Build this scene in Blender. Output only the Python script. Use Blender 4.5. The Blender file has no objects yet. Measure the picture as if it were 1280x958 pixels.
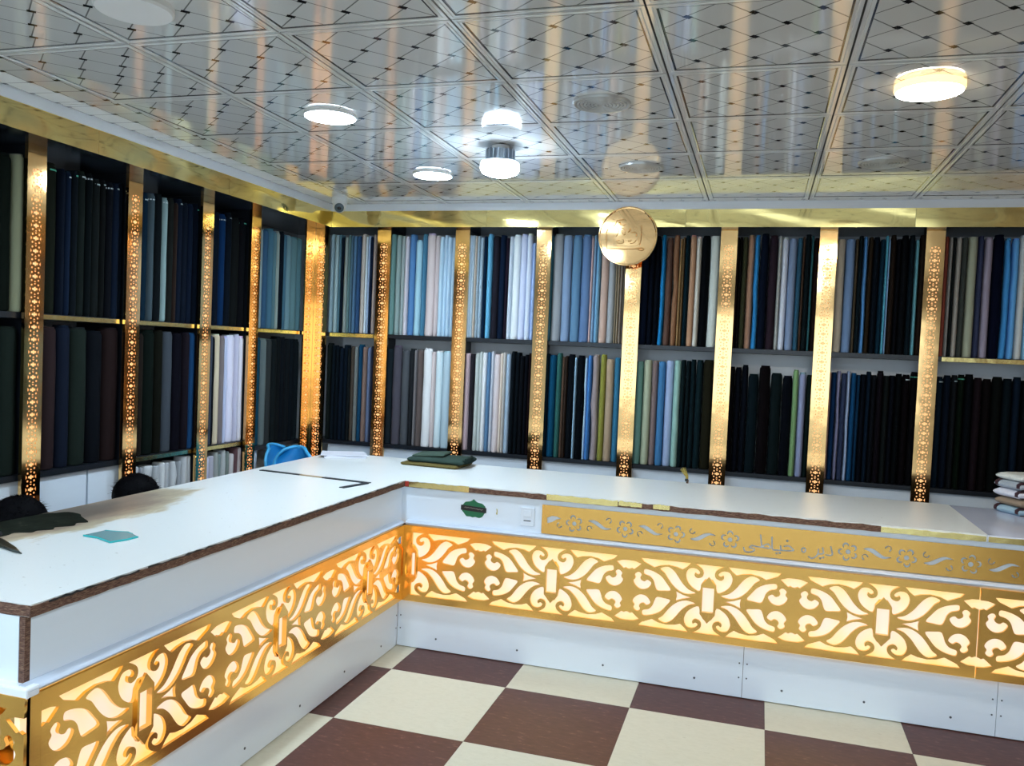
import bpy, bmesh, math, random
from mathutils import Vector, Matrix
random.seed(7)
C = bpy.context.scene.collection
scene = bpy.context.scene
PI = math.pi

# ------------------------------------------------------------------ camera
cam_data = bpy.data.cameras.new('camera')
cam_data.sensor_fit = 'HORIZONTAL'
cam_data.sensor_width = 36.0
cam_data.lens = 1047.107 / 1280 * 36.0
cam_data.clip_start = 0.02
cam = bpy.data.objects.new('camera', cam_data)
C.objects.link(cam)
yaw, pitch, roll = -0.2879, -0.0388, 0.0436
d = Vector((math.sin(yaw) * math.cos(pitch), math.cos(yaw) * math.cos(pitch), math.sin(pitch)))
r0 = Vector((math.cos(yaw), -math.sin(yaw), 0))
u0 = r0.cross(d)
rt = math.cos(roll) * r0 + math.sin(roll) * u0
up = -math.sin(roll) * r0 + math.cos(roll) * u0
mw = Matrix((rt, up, -d)).transposed().to_4x4()
mw.translation = Vector((1.817, -4.1472, 1.6274))
cam.matrix_world = mw
scene.camera = cam

# ------------------------------------------------------------------ world, light, exposure
world = bpy.data.worlds.new('overcast_sky')
scene.world = world
world.use_nodes = True
bg = world.node_tree.nodes['Background']
bg.inputs['Color'].default_value = (0.72, 0.87, 1.0, 1)
bg.inputs['Strength'].default_value = 1.8
scene.view_settings.view_transform = 'Standard'
scene.view_settings.look = 'None'
scene.view_settings.gamma = 1.0
scene.view_settings.exposure = 0.66
# daylight: portal in an assumed open shop front, added unseen behind the camera
FRONT = -5.6
pl = bpy.data.lights.new('daylight_portal', 'AREA')
pl.shape = 'RECTANGLE'
pl.size = 5.0
pl.size_y = 2.2
pl.cycles.is_portal = True
po = bpy.data.objects.new('daylight_portal', pl)
C.objects.link(po)
po.location = (1.5, FRONT - 0.02, 1.25)
po.rotation_euler = (PI / 2, 0, 0)      # local -Z looks to +Y (into the room)

# ------------------------------------------------------------------ material helpers
def mat(name, base=(.8, .8, .8), rough=.5, metal=0.0, spec=.5, emit=None, estr=0.0):
    m = bpy.data.materials.new(name)
    m.use_nodes = True
    b = m.node_tree.nodes['Principled BSDF']
    b.inputs['Base Color'].default_value = (*base, 1)
    b.inputs['Roughness'].default_value = rough
    b.inputs['Metallic'].default_value = metal
    b.inputs['Specular IOR Level'].default_value = spec
    if emit:
        b.inputs['Emission Color'].default_value = (*emit, 1)
        b.inputs['Emission Strength'].default_value = estr
    return m

class NT:
    def __init__(s, m):
        s.t = m.node_tree
        s.b = s.t.nodes['Principled BSDF']
    def n(s, typ, **kw):
        x = s.t.nodes.new(typ)
        for k, v in kw.items():
            setattr(x, k, v)
        return x
    def l(s, a, b):
        s.t.links.new(a, b)
    def math(s, op, a, b=None, c=None):
        x = s.n('ShaderNodeMath', operation=op)
        for i, v in enumerate((a, b, c)):
            if v is None:
                continue
            if isinstance(v, (int, float)):
                x.inputs[i].default_value = v
            else:
                s.l(v, x.inputs[i])
        return x.outputs[0]
    def mix(s, f, a, b):
        x = s.n('ShaderNodeMix', data_type='RGBA')
        for i, v in ((0, f), (6, a), (7, b)):
            if isinstance(v, (int, float)):
                x.inputs[i].default_value = v
            elif isinstance(v, tuple):
                x.inputs[i].default_value = (*v, 1)
            else:
                s.l(v, x.inputs[i])
        return x.outputs[2]
    def coord(s, kind='Object', scale=None):
        o = s.n('ShaderNodeTexCoord').outputs[kind]
        if scale:
            mp = s.n('ShaderNodeMapping')
            mp.inputs['Scale'].default_value = scale
            s.l(o, mp.inputs[0])
            o = mp.outputs[0]
        return o
    def noise(s, vec, scale, detail=3, rough=.5):
        x = s.n('ShaderNodeTexNoise')
        x.inputs['Scale'].default_value = scale
        x.inputs['Detail'].default_value = detail
        x.inputs['Roughness'].default_value = rough
        s.l(vec, x.inputs['Vector'])
        return x.outputs[0]
    def ramp(s, f, stops):
        x = s.n('ShaderNodeValToRGB')
        e = x.color_ramp.elements
        while len(e) < len(stops):
            e.new(.5)
        for i, (p, c) in enumerate(stops):
            e[i].position = p
            e[i].color = (*c, 1)
        s.l(f, x.inputs[0])
        return x.outputs[0]
    def bump(s, h, strength, dist=.01):
        x = s.n('ShaderNodeBump')
        x.inputs['Strength'].default_value = strength
        x.inputs['Distance'].default_value = dist
        s.l(h, x.inputs['Height'])
        s.l(x.outputs[0], s.b.inputs['Normal'])

def lin(h):
    h = h.lstrip('#')
    o = []
    for i in (0, 2, 4):
        v = int(h[i:i + 2], 16) / 255
        o.append(v / 12.92 if v < .04045 else ((v + .055) / 1.055) ** 2.4)
    return tuple(o)

M = {}
# mirror gold sheet (posts, fascia)
def gold(name, base, rough, wav, sc):
    m = mat(name, base, rough, 1.0)
    t = NT(m)
    v = t.coord('Object')
    t.bump(t.noise(v, sc, 2), wav, .02)
    return m
M['gold'] = gold('mirror_gold', (.93, .58, .24), .10, .06, 5)
M['fascia'] = gold('gold_foil', (1.0, .80, .32), .09, .10, 2.5)
M['medal'] = gold('polished_gold', (1.0, .62, .28), .08, .02, 4)
m = mat('brushed_gold', (1.0, .585, .16), .2, 1.0)
t = NT(m)
v = t.coord('Object', (1.5, 1.5, 160))
nz = t.noise(v, 4, 2)
t.bump(nz, .05, .004)
M['brushed'] = m
M['tape'] = gold('gold_edge_tape', (1.0, .82, .34), .2, .12, 14)
M['gold_back'] = mat('glowing_gold_backing', lin('#e8b878'), .5, 0, .5, (1.0, .66, .30), .42)  # even glow put into the backing so the post holes look bright
# panels
m = mat('white_melamine', (.80, .83, .86), .22)
t = NT(m)
nz = t.noise(t.coord('Object', (2, 2, 9)), 3, 4)
t.l(t.mix(t.math('MULTIPLY', nz, .25), (.81, .895, .985), (.74, .815, .90)), t.b.inputs['Base Color'])
M['white'] = m
M['white_trim'] = mat('white_trim', (.88, .92, .98), .35)
M['molding'] = mat('molding_plastic', (.60, .67, .78), .4)
M['wall'] = mat('wall_paint', (.78, .81, .84), .5)
M['brown_wall'] = mat('brown_unseen_wall', (.30, .19, .12), .5)  # unseen right wall, brown made up for the left posts to reflect
M['socket'] = mat('socket_plastic', (.78, .85, .93), .35)
M['dark_board'] = mat('dark_board', lin('#1a1f26'), .35)
M['soffit'] = mat('soffit_board', lin('#26303a'), .16)
M['rear_board'] = mat('dark_rear_board', lin('#2a1c12'), .6)
m = mat('particle_board', (.2, .13, .09), .8)
t = NT(m)
nz = t.noise(t.coord('Object', (6, 6, 40)), 9, 6, .7)
t.l(t.ramp(nz, [(.3, lin('#2e1d18')), (.5, lin('#6b4a3c')), (.72, lin('#a98c70'))]), t.b.inputs['Base Color'])
t.bump(nz, .6, .004)
M['particle'] = m
# laminate worktop with scorch and wear
m = mat('worktop_laminate', (.74, .76, .74), .33)
t = NT(m)
co = t.coord('Object')
sep = t.n('ShaderNodeSeparateXYZ')
t.l(co, sep.inputs[0])
n1 = t.noise(t.coord('Object', (6, 2, 1)), 2.2, 5, .6)
dx = t.math('DIVIDE', t.math('ADD', sep.outputs[0], .78), .27)
dy = t.math('DIVIDE', t.math('ADD', sep.outputs[1], 1.48), .72)
rr = t.math('SQRT', t.math('ADD', t.math('MULTIPLY', dx, dx), t.math('MULTIPLY', dy, dy)))
burn = t.math('SUBTRACT', t.math('ADD', 1.02, t.math('MULTIPLY', t.math('SUBTRACT', n1, .5), .9)), rr)
col = t.ramp(burn, [(0.0, (.82, .845, .835)), (.14, lin('#c4b391')), (.42, lin('#8a6f58')), (.75, lin('#5a4536'))])
n2 = t.noise(co, 60, 2)
sp = t.math('GREATER_THAN', n2, .735)
n3 = t.noise(co, 1.6, 4)
col = t.mix(t.math('MULTIPLY', n3, .3), col, (.66, .68, .63))
col = t.mix(t.math('MULTIPLY', sp, .5), col, (.35, .33, .28))
t.l(col, t.b.inputs['Base Color'])
M['laminate'] = m
M['white_top'] = mat('glossy_white_top', (.66, .70, .84), .12)
m = mat('bare_patch', lin('#2c332c'), .85)
t = NT(m)
nz = t.noise(t.coord('Object'), 14, 6, .7)
t.l(t.ramp(nz, [(.35, lin('#10140f')), (.62, lin('#20261e')), (.74, lin('#5c584a'))]), t.b.inputs['Base Color'])
t.bump(nz, .5, .004)
t.b.inputs['Specular IOR Level'].default_value = .08
M['patch'] = m
# backlit acrylic: LED light along top and bottom is painted into the emission
m = mat('backlit_acrylic', (.9, .8, .66), .4, 0, .5, (1, .8, .5), 1)
t = NT(m)
sep = t.n('ShaderNodeSeparateXYZ')
t.l(t.coord('Object'), sep.inputs[0])
e = t.math('ABSOLUTE', t.math('DIVIDE', t.math('SUBTRACT', sep.outputs[2], .4675), .2))
wv = t.math('ADD', t.math('MULTIPLY', t.math('SINE', t.math('MULTIPLY', t.math('ADD', sep.outputs[0], sep.outputs[1]), 46)), .12), t.math('POWER', e, 2.0))
t.l(t.ramp(wv, [(0, (.80, .66, .54)), (.35, (.92, .66, .36)), (.85, (1.0, .62, .14))]), t.b.inputs['Emission Color'])
t.b.inputs['Emission Strength'].default_value = .62
t.b.inputs['Base Color'].default_value = (.5, .45, .38, 1)
M['lit'] = m
# floor tiles
def vinyl(name, a, b, c):
    m = mat(name, a, .42, 0, .35)
    t = NT(m)
    oi = t.n('ShaderNodeObjectInfo')
    co = t.n('ShaderNodeVectorMath', operation='ADD')
    t.l(t.coord('Object'), co.inputs[0])
    t.l(oi.outputs['Random'], co.inputs[1])
    mp = t.n('ShaderNodeMapping')
    mp.inputs['Scale'].default_value = (1, 2.6, 1)
    mp.inputs['Rotation'].default_value = (0, 0, .6)
    t.l(co.outputs[0], mp.inputs[0])
    nz = t.noise(mp.outputs[0], 22, 6, .65)
    n2 = t.noise(mp.outputs[0], 5, 3)
    col = t.ramp(nz, [(.36, a), (.6, b), (.74, c)])
    col = t.mix(t.math('MULTIPLY', n2, .35), col, a)
    t.l(col, t.b.inputs['Base Color'])
    t.bump(nz, .04, .002)
    return m
M['tile_w'] = vinyl('cream_vinyl', lin('#c9c6b2'), lin('#d0cdba'), lin('#b9b5a0'))
M['tile_b'] = vinyl('brown_vinyl', lin('#4a2a26'), lin('#573430'), lin('#8a6458'))
M['subfloor'] = mat('subfloor', lin('#4a4640'), .8)
# printed aluminium ceiling tile
def ceil_mat(name, rot):
    m = mat(name, (.8, .8, .78), .065, .12)
    m.node_tree.nodes['Principled BSDF'].inputs['IOR'].default_value = 2.4
    t = NT(m)
    sep = t.n('ShaderNodeSeparateXYZ')
    t.l(t.coord('Object'), sep.inputs[0])
    X, Y = sep.outputs[0], sep.outputs[1]
    dd = .134
    c, s = math.cos(rot) / dd, math.sin(rot) / dd
    U = t.math('ADD', t.math('ADD', t.math('MULTIPLY', X, c), t.math('MULTIPLY', Y, s)), 40.0)
    V = t.math('ADD', t.math('ADD', t.math('MULTIPLY', X, -s), t.math('MULTIPLY', Y, c)), 40.0)
    fu = t.math('SUBTRACT', t.math('FRACT', U), .5)
    fv = t.math('SUBTRACT', t.math('FRACT', V), .5)
    sk = .10
    U2 = t.math('SUBTRACT', t.math('FRACT', t.math('ADD', t.math('ADD', U, .5), t.math('MULTIPLY', fv, sk))), .5)
    V2 = t.math('SUBTRACT', t.math('FRACT', t.math('SUBTRACT', t.math('ADD', V, .5), t.math('MULTIPLY', fu, sk))), .5)
    l1 = t.math('LESS_THAN', t.math('ABSOLUTE', U2), .017)
    l2 = t.math('LESS_THAN', t.math('ABSOLUTE', V2), .017)
    # small dark parallelogram at each crossing: |u| and |v| both near the node
    nu = t.math('GREATER_THAN', t.math('ABSOLUTE', fu), .40)
    nv = t.math('GREATER_THAN', t.math('ABSOLUTE', fv), .425)
    ln = t.math('MAXIMUM', t.math('MULTIPLY', t.math('MAXIMUM', l1, l2), .75), t.math('MULTIPLY', nu, nv))
    if rot != 0:
        ax = t.math('MAXIMUM', t.math('ABSOLUTE', X), t.math('ABSOLUTE', Y))
        inside = t.math('LESS_THAN', ax, .265)
        edge = t.math('MULTIPLY', t.math('GREATER_THAN', ax, .2655), t.math('LESS_THAN', ax, .2725))
        ln = t.math('MAXIMUM', t.math('MULTIPLY', ln, inside), t.math('MULTIPLY', edge, .92))
    base = t.mix(ln, (.95, .96, .95), (.018, .02, .022))
    t.l(base, t.b.inputs['Base Color'])
    return m
M['ceil'] = ceil_mat('printed_aluminium', PI / 4)
M['ceil_edge'] = ceil_mat('printed_aluminium_border', 0)
M['ceil_back'] = mat('ceiling_void', (.03, .03, .03), .8)
# fabric: colour comes from the object
m = mat('woven_cloth', (.5, .5, .5), .9, 0, .08)
t = NT(m)
oi = t.n('ShaderNodeObjectInfo')
nz = t.noise(t.coord('Object', (60, 60, 4)), 3, 4)
nf = t.math('ADD', .84, t.math('MULTIPLY', nz, .3))
mx = t.n('ShaderNodeVectorMath', operation='SCALE')
t.l(oi.outputs['Color'], mx.inputs[0])
t.l(nf, mx.inputs[3])
t.l(mx.outputs[0], t.b.inputs['Base Color'])
M['cloth'] = m
M['led_cold'] = mat('led_cold', (.9, .95, 1), .4, 0, .5, (.67, .84, 1.0), 115)
M['led_bulb'] = mat('led_bulb_lens', (.9, .95, 1), .4, 0, .5, (.67, .84, 1.0), 30)
M['led_warm'] = mat('led_warm', (1, .95, .9), .4, 0, .5, (1, .90, .76), 95)
M['led_rim'] = mat('led_rim_glow', (1, .8, .5), .4, 0, .5, (1, .68, .28), 1.2)
M['led_off'] = mat('led_off', (.95, .96, .97), .4)
M['alu'] = mat('heat_sink_metal', (.55, .62, .70), .3, .6)
M['plastic'] = mat('white_plastic', (.82, .83, .82), .35)
M['lens'] = mat('dark_lens', (.01, .012, .015), .08)
M['greyglass'] = mat('camera_window', lin('#5b6a70'), .2)
M['vent'] = mat('vent_metal', (.60, .61, .60), .35, .3)
M['vent_dark'] = mat('vent_gap', (.28, .29, .29), .7)
M['blue'] = mat('blue_plastic', lin('#1488d4'), .28)
M['blue_edge'] = mat('pale_blue_rim', lin('#46b0ea'), .3)
M['black'] = mat('black_tape', lin('#0f1a22'), .45)
M['tan'] = mat('tan_wood', lin('#b39a78'), .5)
M['paper'] = mat('white_paper', (.76, .77, .84), .7)
m = mat('teal_glass', lin('#a8d4d8'), .25, 0, .2)
m.node_tree.nodes['Principled BSDF'].inputs['Transmission Weight'].default_value = .55
M['glass'] = m
M['glass_edge'] = mat('teal_glass_edge', lin('#2fb6b8'), .1)
M['steel'] = mat('dark_steel', lin('#2f3a36'), .3, .7)
M['green'] = mat('green_sticker', lin('#0d6b48'), .35)
M['banner'] = mat('black_banner', lin('#101820'), .35)
M['script'] = mat('pale_script', lin('#a8a098'), .5)
M['maroon'] = mat('maroon_band', lin('#3a1f26'), .5)
M['straw'] = mat('dried_straw', lin('#b5a14e'), .8)
M['hair'] = mat('black_hair', (.002, .002, .003), .7, 0, .06)
M['skin'] = mat('skin', lin('#9a6b4f'), .55)
M['garment'] = mat('dark_garment', lin('#20262e'), .8)
M['wood'] = mat('stool_wood', lin('#5b4330'), .6)
M['screw'] = mat('screw_head', lin('#5a6068'), .4, .6)
M['yellow'] = mat('yellow_paint', lin('#b9ad5e'), .5)
M['red'] = mat('red_tape', lin('#b03a2c'), .4)
M['asphalt'] = mat('pavement', lin('#8c8c88'), .8)

# ------------------------------------------------------------------ object helpers
def obj(name, me, material=None, parent=None, loc=(0, 0, 0), rot=(0, 0, 0)):
    if isinstance(me, bmesh.types.BMesh):
        bm = me
        me = bpy.data.meshes.new(name)
        bm.to_mesh(me)
        bm.free()
    o = bpy.data.objects.new(name, me)
    C.objects.link(o)
    if material is not None and not me.materials:
        me.materials.append(M[material] if isinstance(material, str) else material)
    o.location = loc
    o.rotation_euler = rot
    if parent:
        o.parent = parent
    return o
def tag(o, label, cat, group=None):
    o['label'] = label
    o['category'] = cat
    if group:
        o['group'] = group
    return o
def thing(name, label, cat, loc=(0, 0, 0), rotz=0, group=None):
    o = bpy.data.objects.new(name, None)
    C.objects.link(o)
    o.empty_display_size = .1
    o.location = loc
    o.rotation_euler = (0, 0, rotz)
    return tag(o, label, cat, group)
def struct(o):
    o['kind'] = 'structure'
    return o
def smooth(o, ang=40):
    me = o.data
    me.polygons.foreach_set('use_smooth', [True] * len(me.polygons))
    bm = bmesh.new()
    bm.from_mesh(me)
    for e in bm.edges:
        e.smooth = len(e.link_faces) == 2 and e.calc_face_angle(0) < math.radians(ang)
    bm.to_mesh(me)
    bm.free()
    return o
def box(x0, x1, y0, y1, z0, z1, bev=0, bm=None):
    new = bm is None
    if new:
        bm = bmesh.new()
    g = bmesh.ops.create_cube(bm, size=1)['verts']
    for v in g:
        v.co = Vector((x0 + (v.co.x + .5) * (x1 - x0), y0 + (v.co.y + .5) * (y1 - y0), z0 + (v.co.z + .5) * (z1 - z0)))
    if bev:
        es = list({e for v in g for e in v.link_edges})
        bmesh.ops.bevel(bm, geom=es, offset=bev, segments=2, affect='EDGES', profile=.5)
    return bm
def cyl(r1, r2, z0, z1, n=24, bm=None, x=0, y=0):
    if bm is None:
        bm = bmesh.new()
    g = bmesh.ops.create_cone(bm, cap_ends=True, segments=n, radius1=r1, radius2=r2, depth=z1 - z0)['verts']
    for v in g:
        v.co += Vector((x, y, (z0 + z1) / 2))
    return bm
def lathe(prof, n=32, bm=None):
    """prof: list of (r, z) from axis to axis or open."""
    if bm is None:
        bm = bmesh.new()
    rings = []
    for r, z in prof:
        if r < 1e-6:
            rings.append([bm.verts.new((0, 0, z))])
        else:
            rings.append([bm.verts.new((r * math.cos(2 * PI * k / n), r * math.sin(2 * PI * k / n), z)) for k in range(n)])
    for a, b in zip(rings, rings[1:]):
        for k in range(n):
            k2 = (k + 1) % n
            if len(a) == 1 and len(b) == 1:
                continue
            if len(a) == 1:
                bm.faces.new((a[0], b[k], b[k2]))
            elif len(b) == 1:
                bm.faces.new((a[k], a[k2], b[0]))
            else:
                bm.faces.new((a[k], a[k2], b[k2], b[k]))
    bmesh.ops.recalc_face_normals(bm, faces=bm.faces)
    return bm
def tube(pts, r, n=8, bm=None):
    if bm is None:
        bm = bmesh.new()
    pts = [Vector(p) for p in pts]
    rings = []
    rad = r if isinstance(r, (list, tuple)) else [r] * len(pts)
    for i, p in enumerate(pts):
        a = pts[max(i - 1, 0)]
        b = pts[min(i + 1, len(pts) - 1)]
        q = (b - a).normalized().to_track_quat('Z', 'Y')
        rings.append([bm.verts.new(p + q @ Vector((rad[i] * math.cos(2 * PI * k / n), rad[i] * math.sin(2 * PI * k / n), 0))) for k in range(n)])
    for a, b in zip(rings, rings[1:]):
        for k in range(n):
            bm.faces.new((a[k], a[(k + 1) % n], b[(k + 1) % n], b[k]))
    bm.faces.new(rings[0][::-1])
    bm.faces.new(rings[-1])
    return bm
def prism(poly, z0, z1, bm=None):
    if bm is None:
        bm = bmesh.new()
    a = [bm.verts.new((x, y, z0)) for x, y in poly]
    b = [bm.verts.new((x, y, z1)) for x, y in poly]
    n = len(poly)
    bm.faces.new(a[::-1])
    bm.faces.new(b)
    for i in range(n):
        bm.faces.new((a[i], a[(i + 1) % n], b[(i + 1) % n], b[i]))
    bmesh.ops.recalc_face_normals(bm, faces=bm.faces)
    return bm
def catmull(P, sub=4, closed=True):
    n = len(P)
    out = []
    for i in range(n if closed else n - 1):
        g = (lambda k: P[k % n]) if closed else (lambda k: P[max(0, min(n - 1, k))])
        p0, p1, p2, p3 = g(i - 1), g(i), g(i + 1), g(i + 2)
        for s in range(sub):
            t = s / sub
            out.append(tuple(.5 * (2 * b + (c - a) * t + (2 * a - 5 * b + 4 * c - e) * t * t + (3 * b - a - 3 * c + e) * t ** 3)
                             for a, b, c, e in zip(p0, p1, p2, p3)))
    if not closed:
        out.append(P[-1])
    return out
def cut_sheet(name, loops, thick):
    """flat sheet in the XZ plane with holes; front face at y=-thick, back at y=0."""
    cu = bpy.data.curves.new(name, 'CURVE')
    cu.dimensions = '2D'
    cu.fill_mode = 'BOTH'
    cu.extrude = thick / 2
    for lp in loops:
        sp = cu.splines.new('POLY')
        sp.points.add(len(lp) - 1)
        for p, (x, z) in zip(sp.points, lp):
            p.co = (x, z, 0, 1)
        sp.use_cyclic_u = True
    o = bpy.data.objects.new(name, cu)
    C.objects.link(o)
    dg = bpy.context.evaluated_depsgraph_get()
    me = bpy.data.meshes.new_from_object(o.evaluated_get(dg))
    bpy.data.objects.remove(o)
    bpy.data.curves.remove(cu)
    me.materials.clear()
    for v in me.vertices:
        x, z, e = v.co
        v.co = (x, -thick / 2 - e, z)     # rotate so +e faces -y
    me.update()
    me.name = name
    return me

# ================================================================== ROOM
CEIL = 2.637
XL, YB, XR = -1.80, 1.84, 4.7            # wall planes
XP, YP = -1.43, 1.475                    # front plane of the gold posts (left wall, back wall)
TX, TY = -1.25, 1.39                     # ceiling edge
EX, EY = XR, FRONT

def slab(name, a, m, parent=None):
    return obj(name, box(*a), m, parent)
struct(slab('wall_left', (XL - .1, XL, EY - .1, YB + .1, -.06, 2.75), 'wall'))
struct(slab('wall_back', (XL, XR, YB, YB + .1, -.06, 2.75), 'wall'))
struct(slab('wall_right', (XR, XR + .1, EY - .1, YB + .1, -.06, 2.75), 'brown_wall'))
wf = bmesh.new()                          # assumed shop front, unseen, added for daylight: piers and lintel round the opening
box(XL - .1, -1.0, FRONT - .15, FRONT, 0, 2.75, 0, wf)
box(4.0, XR + .1, FRONT - .15, FRONT, 0, 2.75, 0, wf)
box(-1.0, 4.0, FRONT - .15, FRONT, 2.35, 2.75, 0, wf)
struct(obj('wall_front', wf, 'wall'))
fr = bmesh.new()  # frame of the assumed opening, out of view
for x in (-1.0, .62, 2.32, 3.94):
    box(x, x + .06, FRONT - .10, FRONT - .04, .0, 2.35, 0, fr)
box(-1.0, 4.0, FRONT - .10, FRONT - .04, .0, .10, 0, fr)
box(-1.0, 4.0, FRONT - .10, FRONT - .04, 2.29, 2.35, 0, fr)
struct(obj('assumed_window_1', fr, 'alu'))
struct(slab('ground_outside', (-12, 16, -22, FRONT - .16, -.06, -.02), 'asphalt'))

# floor: square vinyl tiles laid on a sub-floor
floor = struct(slab('floor', (XL, XR, EY, YB, -.06, -.004), 'subfloor'))
T, FA, FB = .6, .1165, -.3157
fb = {}
for c in ('tile_w', 'tile_b'):
    bm = box(-T / 2 + .0006, T / 2 - .0006, -T / 2 + .0006, T / 2 - .0006, -.004, 0)
    me = bpy.data.meshes.new('floor_tile')
    bm.to_mesh(me)
    bm.free()
    me.materials.append(M[c])
    fb[c] = me
for i in range(-3, 7):
    for j in range(-3, 9):
        obj('floor_tile', fb['tile_w' if (i + j) % 2 == 0 else 'tile_b'], None, floor, (FA + (i + .5) * T, FB - (j + .5) * T, 0))

# ceiling: printed aluminium tiles hung under a void
ceiling = struct(slab('ceiling', (XL, XR, EY, YB, CEIL + .006, CEIL + .1), 'ceil_back'))
def tile_mesh(name, sx, sy, m, border=True):
    """tile face looking down; flat rim, shallow groove, printed field."""
    bm = bmesh.new()
    hx, hy = sx / 2 - .0034, sy / 2 - .0034
    loops = [(0, .0045), (0, 0), (.011, 0), (.0135, .0035), (.016, 0), (.024, 0), (.026, .002)] if border else [(0, .0045), (0, 0)]
    prev = None
    for ins, z in loops:
        cur = [bm.verts.new((a * (hx - ins), b * (hy - ins), z)) for a, b in ((-1, -1), (1, -1), (1, 1), (-1, 1))]
        if prev:
            for k in range(4):
                bm.faces.new((prev[k], prev[(k + 1) % 4], cur[(k + 1) % 4], cur[k]))
        prev = cur
    bm.faces.new(prev)
    bmesh.ops.recalc_face_normals(bm, faces=bm.faces)
    me = bpy.data.meshes.new(name)
    bm.to_mesh(me)
    bm.free()
    me.materials.append(M[m])
    if me.polygons[-1].normal.z > 0:
        me.flip_normals()
    return me
CX, CY = .8429, -1.0989
full = tile_mesh('ceiling_tile', .6, .6, 'ceil')
side = tile_mesh('ceiling_tile_side', .2925, .6, 'ceil_edge', False)
backt = tile_mesh('ceiling_tile_back', .6, .088, 'ceil_edge', False)
corner = tile_mesh('ceiling_tile_corner', .2925, .088, 'ceil_edge', False)
for i in range(-3, 7):
    for j in range(-8, 4):
        cx, cy = CX + (i + .5) * .6, CY + (j + .5) * .6
        if cy - .3 < EY - .05 or cx > XR - .02:
            continue
        obj('ceiling_tile', full, None, ceiling, (cx, cy, CEIL))
for j in range(-8, 4):
    obj('ceiling_tile', side, None, ceiling, (CX - 1.8 - .1463, CY + (j + .5) * .6, CEIL))
for i in range(-3, 7):
    obj('ceiling_tile', backt, None, ceiling, (CX + (i + .5) * .6, 1.301 + .044, CEIL))
obj('ceiling_tile', corner, None, ceiling, (CX - 1.8 - .1463, 1.301 + .044, CEIL))
# white edge trim
struct(obj('trim_1', box(TX - .012, XR, TY, TY + .012, CEIL - .048, CEIL + .005), 'white_trim'))
struct(obj('trim_2', box(TX - .012, TX, EY, TY - .0005, CEIL - .048, CEIL + .005), 'white_trim'))

struct(obj('trim_3', box(TX - .013, XR, TY + .013, YP + .03, CEIL, CEIL + .005), 'white_trim'))
struct(obj('trim_4', box(XP - .03, TX - .013, EY, YP + .03, CEIL, CEIL + .005), 'white_trim'))

# ================================================================== SHELVING
ZS, ZM, ZL, ZLL = 2.478, 1.705, .895, .948   # soffit underside, middle shelf top, lower shelf top (back, left)
BP = [-.866, -.258, .340, .966, 1.576, 2.181, 2.791, 3.40]     # post centres on the back wall
LP = [-1.66, -1.045, -.410, .205, .708]                        # post centres on the left wall
PW = .105

sh = thing('cloth_shelving', 'shelving along the back wall under a gold fascia, packed with cloth rolls', 'shelving', (1.2, YP, 0))
def part(name, bm, m, p):
    o = obj(name, bm, m, p)
    o.matrix_parent_inverse = p.matrix_basis.inverted()
    return o
edges = [XP - .02] + BP
for k in range(len(edges) - 1):
    a, b = edges[k] + .012, edges[k + 1] - .012
    if b - a < .1:
        continue
    part('shelf_board', box(a, b, YP + .035, YB - .01, ZM - .028, ZM), 'dark_board', sh)
    part('shelf_board', box(a, b, YP + .035, YB - .01, ZL - .028, ZL), 'dark_board', sh)
part('soffit_board', box(TX - .006, 4.3, TY + .016, YB - .01, ZS, ZS + .016), 'soffit', sh)
for k, (a, b) in enumerate(zip([XP + .12] + BP, BP)):
    part('back_panel', box(a + .012, b - .012, YP + .235, YP + .25, ZL + .001, ZM - .03), 'wall', sh)
    part('kick_panel', box(a + .012, b - .012, YP + .055, YP + .071, .03, ZL - .03), 'white', sh)
for x in BP:
    part('divider', box(x - .01, x + .01, YP + .035, YB - .01, .1, ZS - .001), 'dark_board', sh)
def foil(x0, x1, seed):
    """gold foil strip, slightly wavy, length along x, front at y=0."""
    rnd = random.Random(seed)
    bm = bmesh.new()
    n, z0, z1 = 40, ZS - .003, CEIL - .047
    ph = rnd.random() * 6
    g = []
    for i in range(n + 1):
        x = x0 + (x1 - x0) * i / n
        g.append([bm.verts.new((x, .0007 * math.sin(x * 7 + j * .9 + ph) + .0003 * math.sin(x * 17 + j + ph), z0 + (z1 - z0) * j / 6)) for j in range(7)])
    for i in range(n):
        for j in range(6):
            bm.faces.new((g[i][j], g[i + 1][j], g[i + 1][j + 1], g[i][j + 1]))
    r = bmesh.ops.extrude_face_region(bm, geom=list(bm.faces))
    for v in r['geom']:
        if isinstance(v, bmesh.types.BMVert):
            v.co.y += .006
    bmesh.ops.recalc_face_normals(bm, faces=bm.faces)
    return bm
for k, (a, b) in enumerate(((TX - .008, -.06), (-.06, 1.30), (1.30, 2.66), (2.66, 4.6))):
    o = obj('gold_fascia', foil(a + .0008, b - .0008, k), 'fascia', sh, (-1.2, TY + .006 - YP, 0))
    smooth(o, 60)
gt = part('gold_edge_strip', box(-1.30, -.94, YP + .028, YP + .036, ZM - .03, ZM - .004), 'tape', sh)
part('gold_edge_strip', box(2.87, 3.38, YP + .028, YP + .036, ZM - .03, ZM - .004), 'tape', sh)

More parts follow.
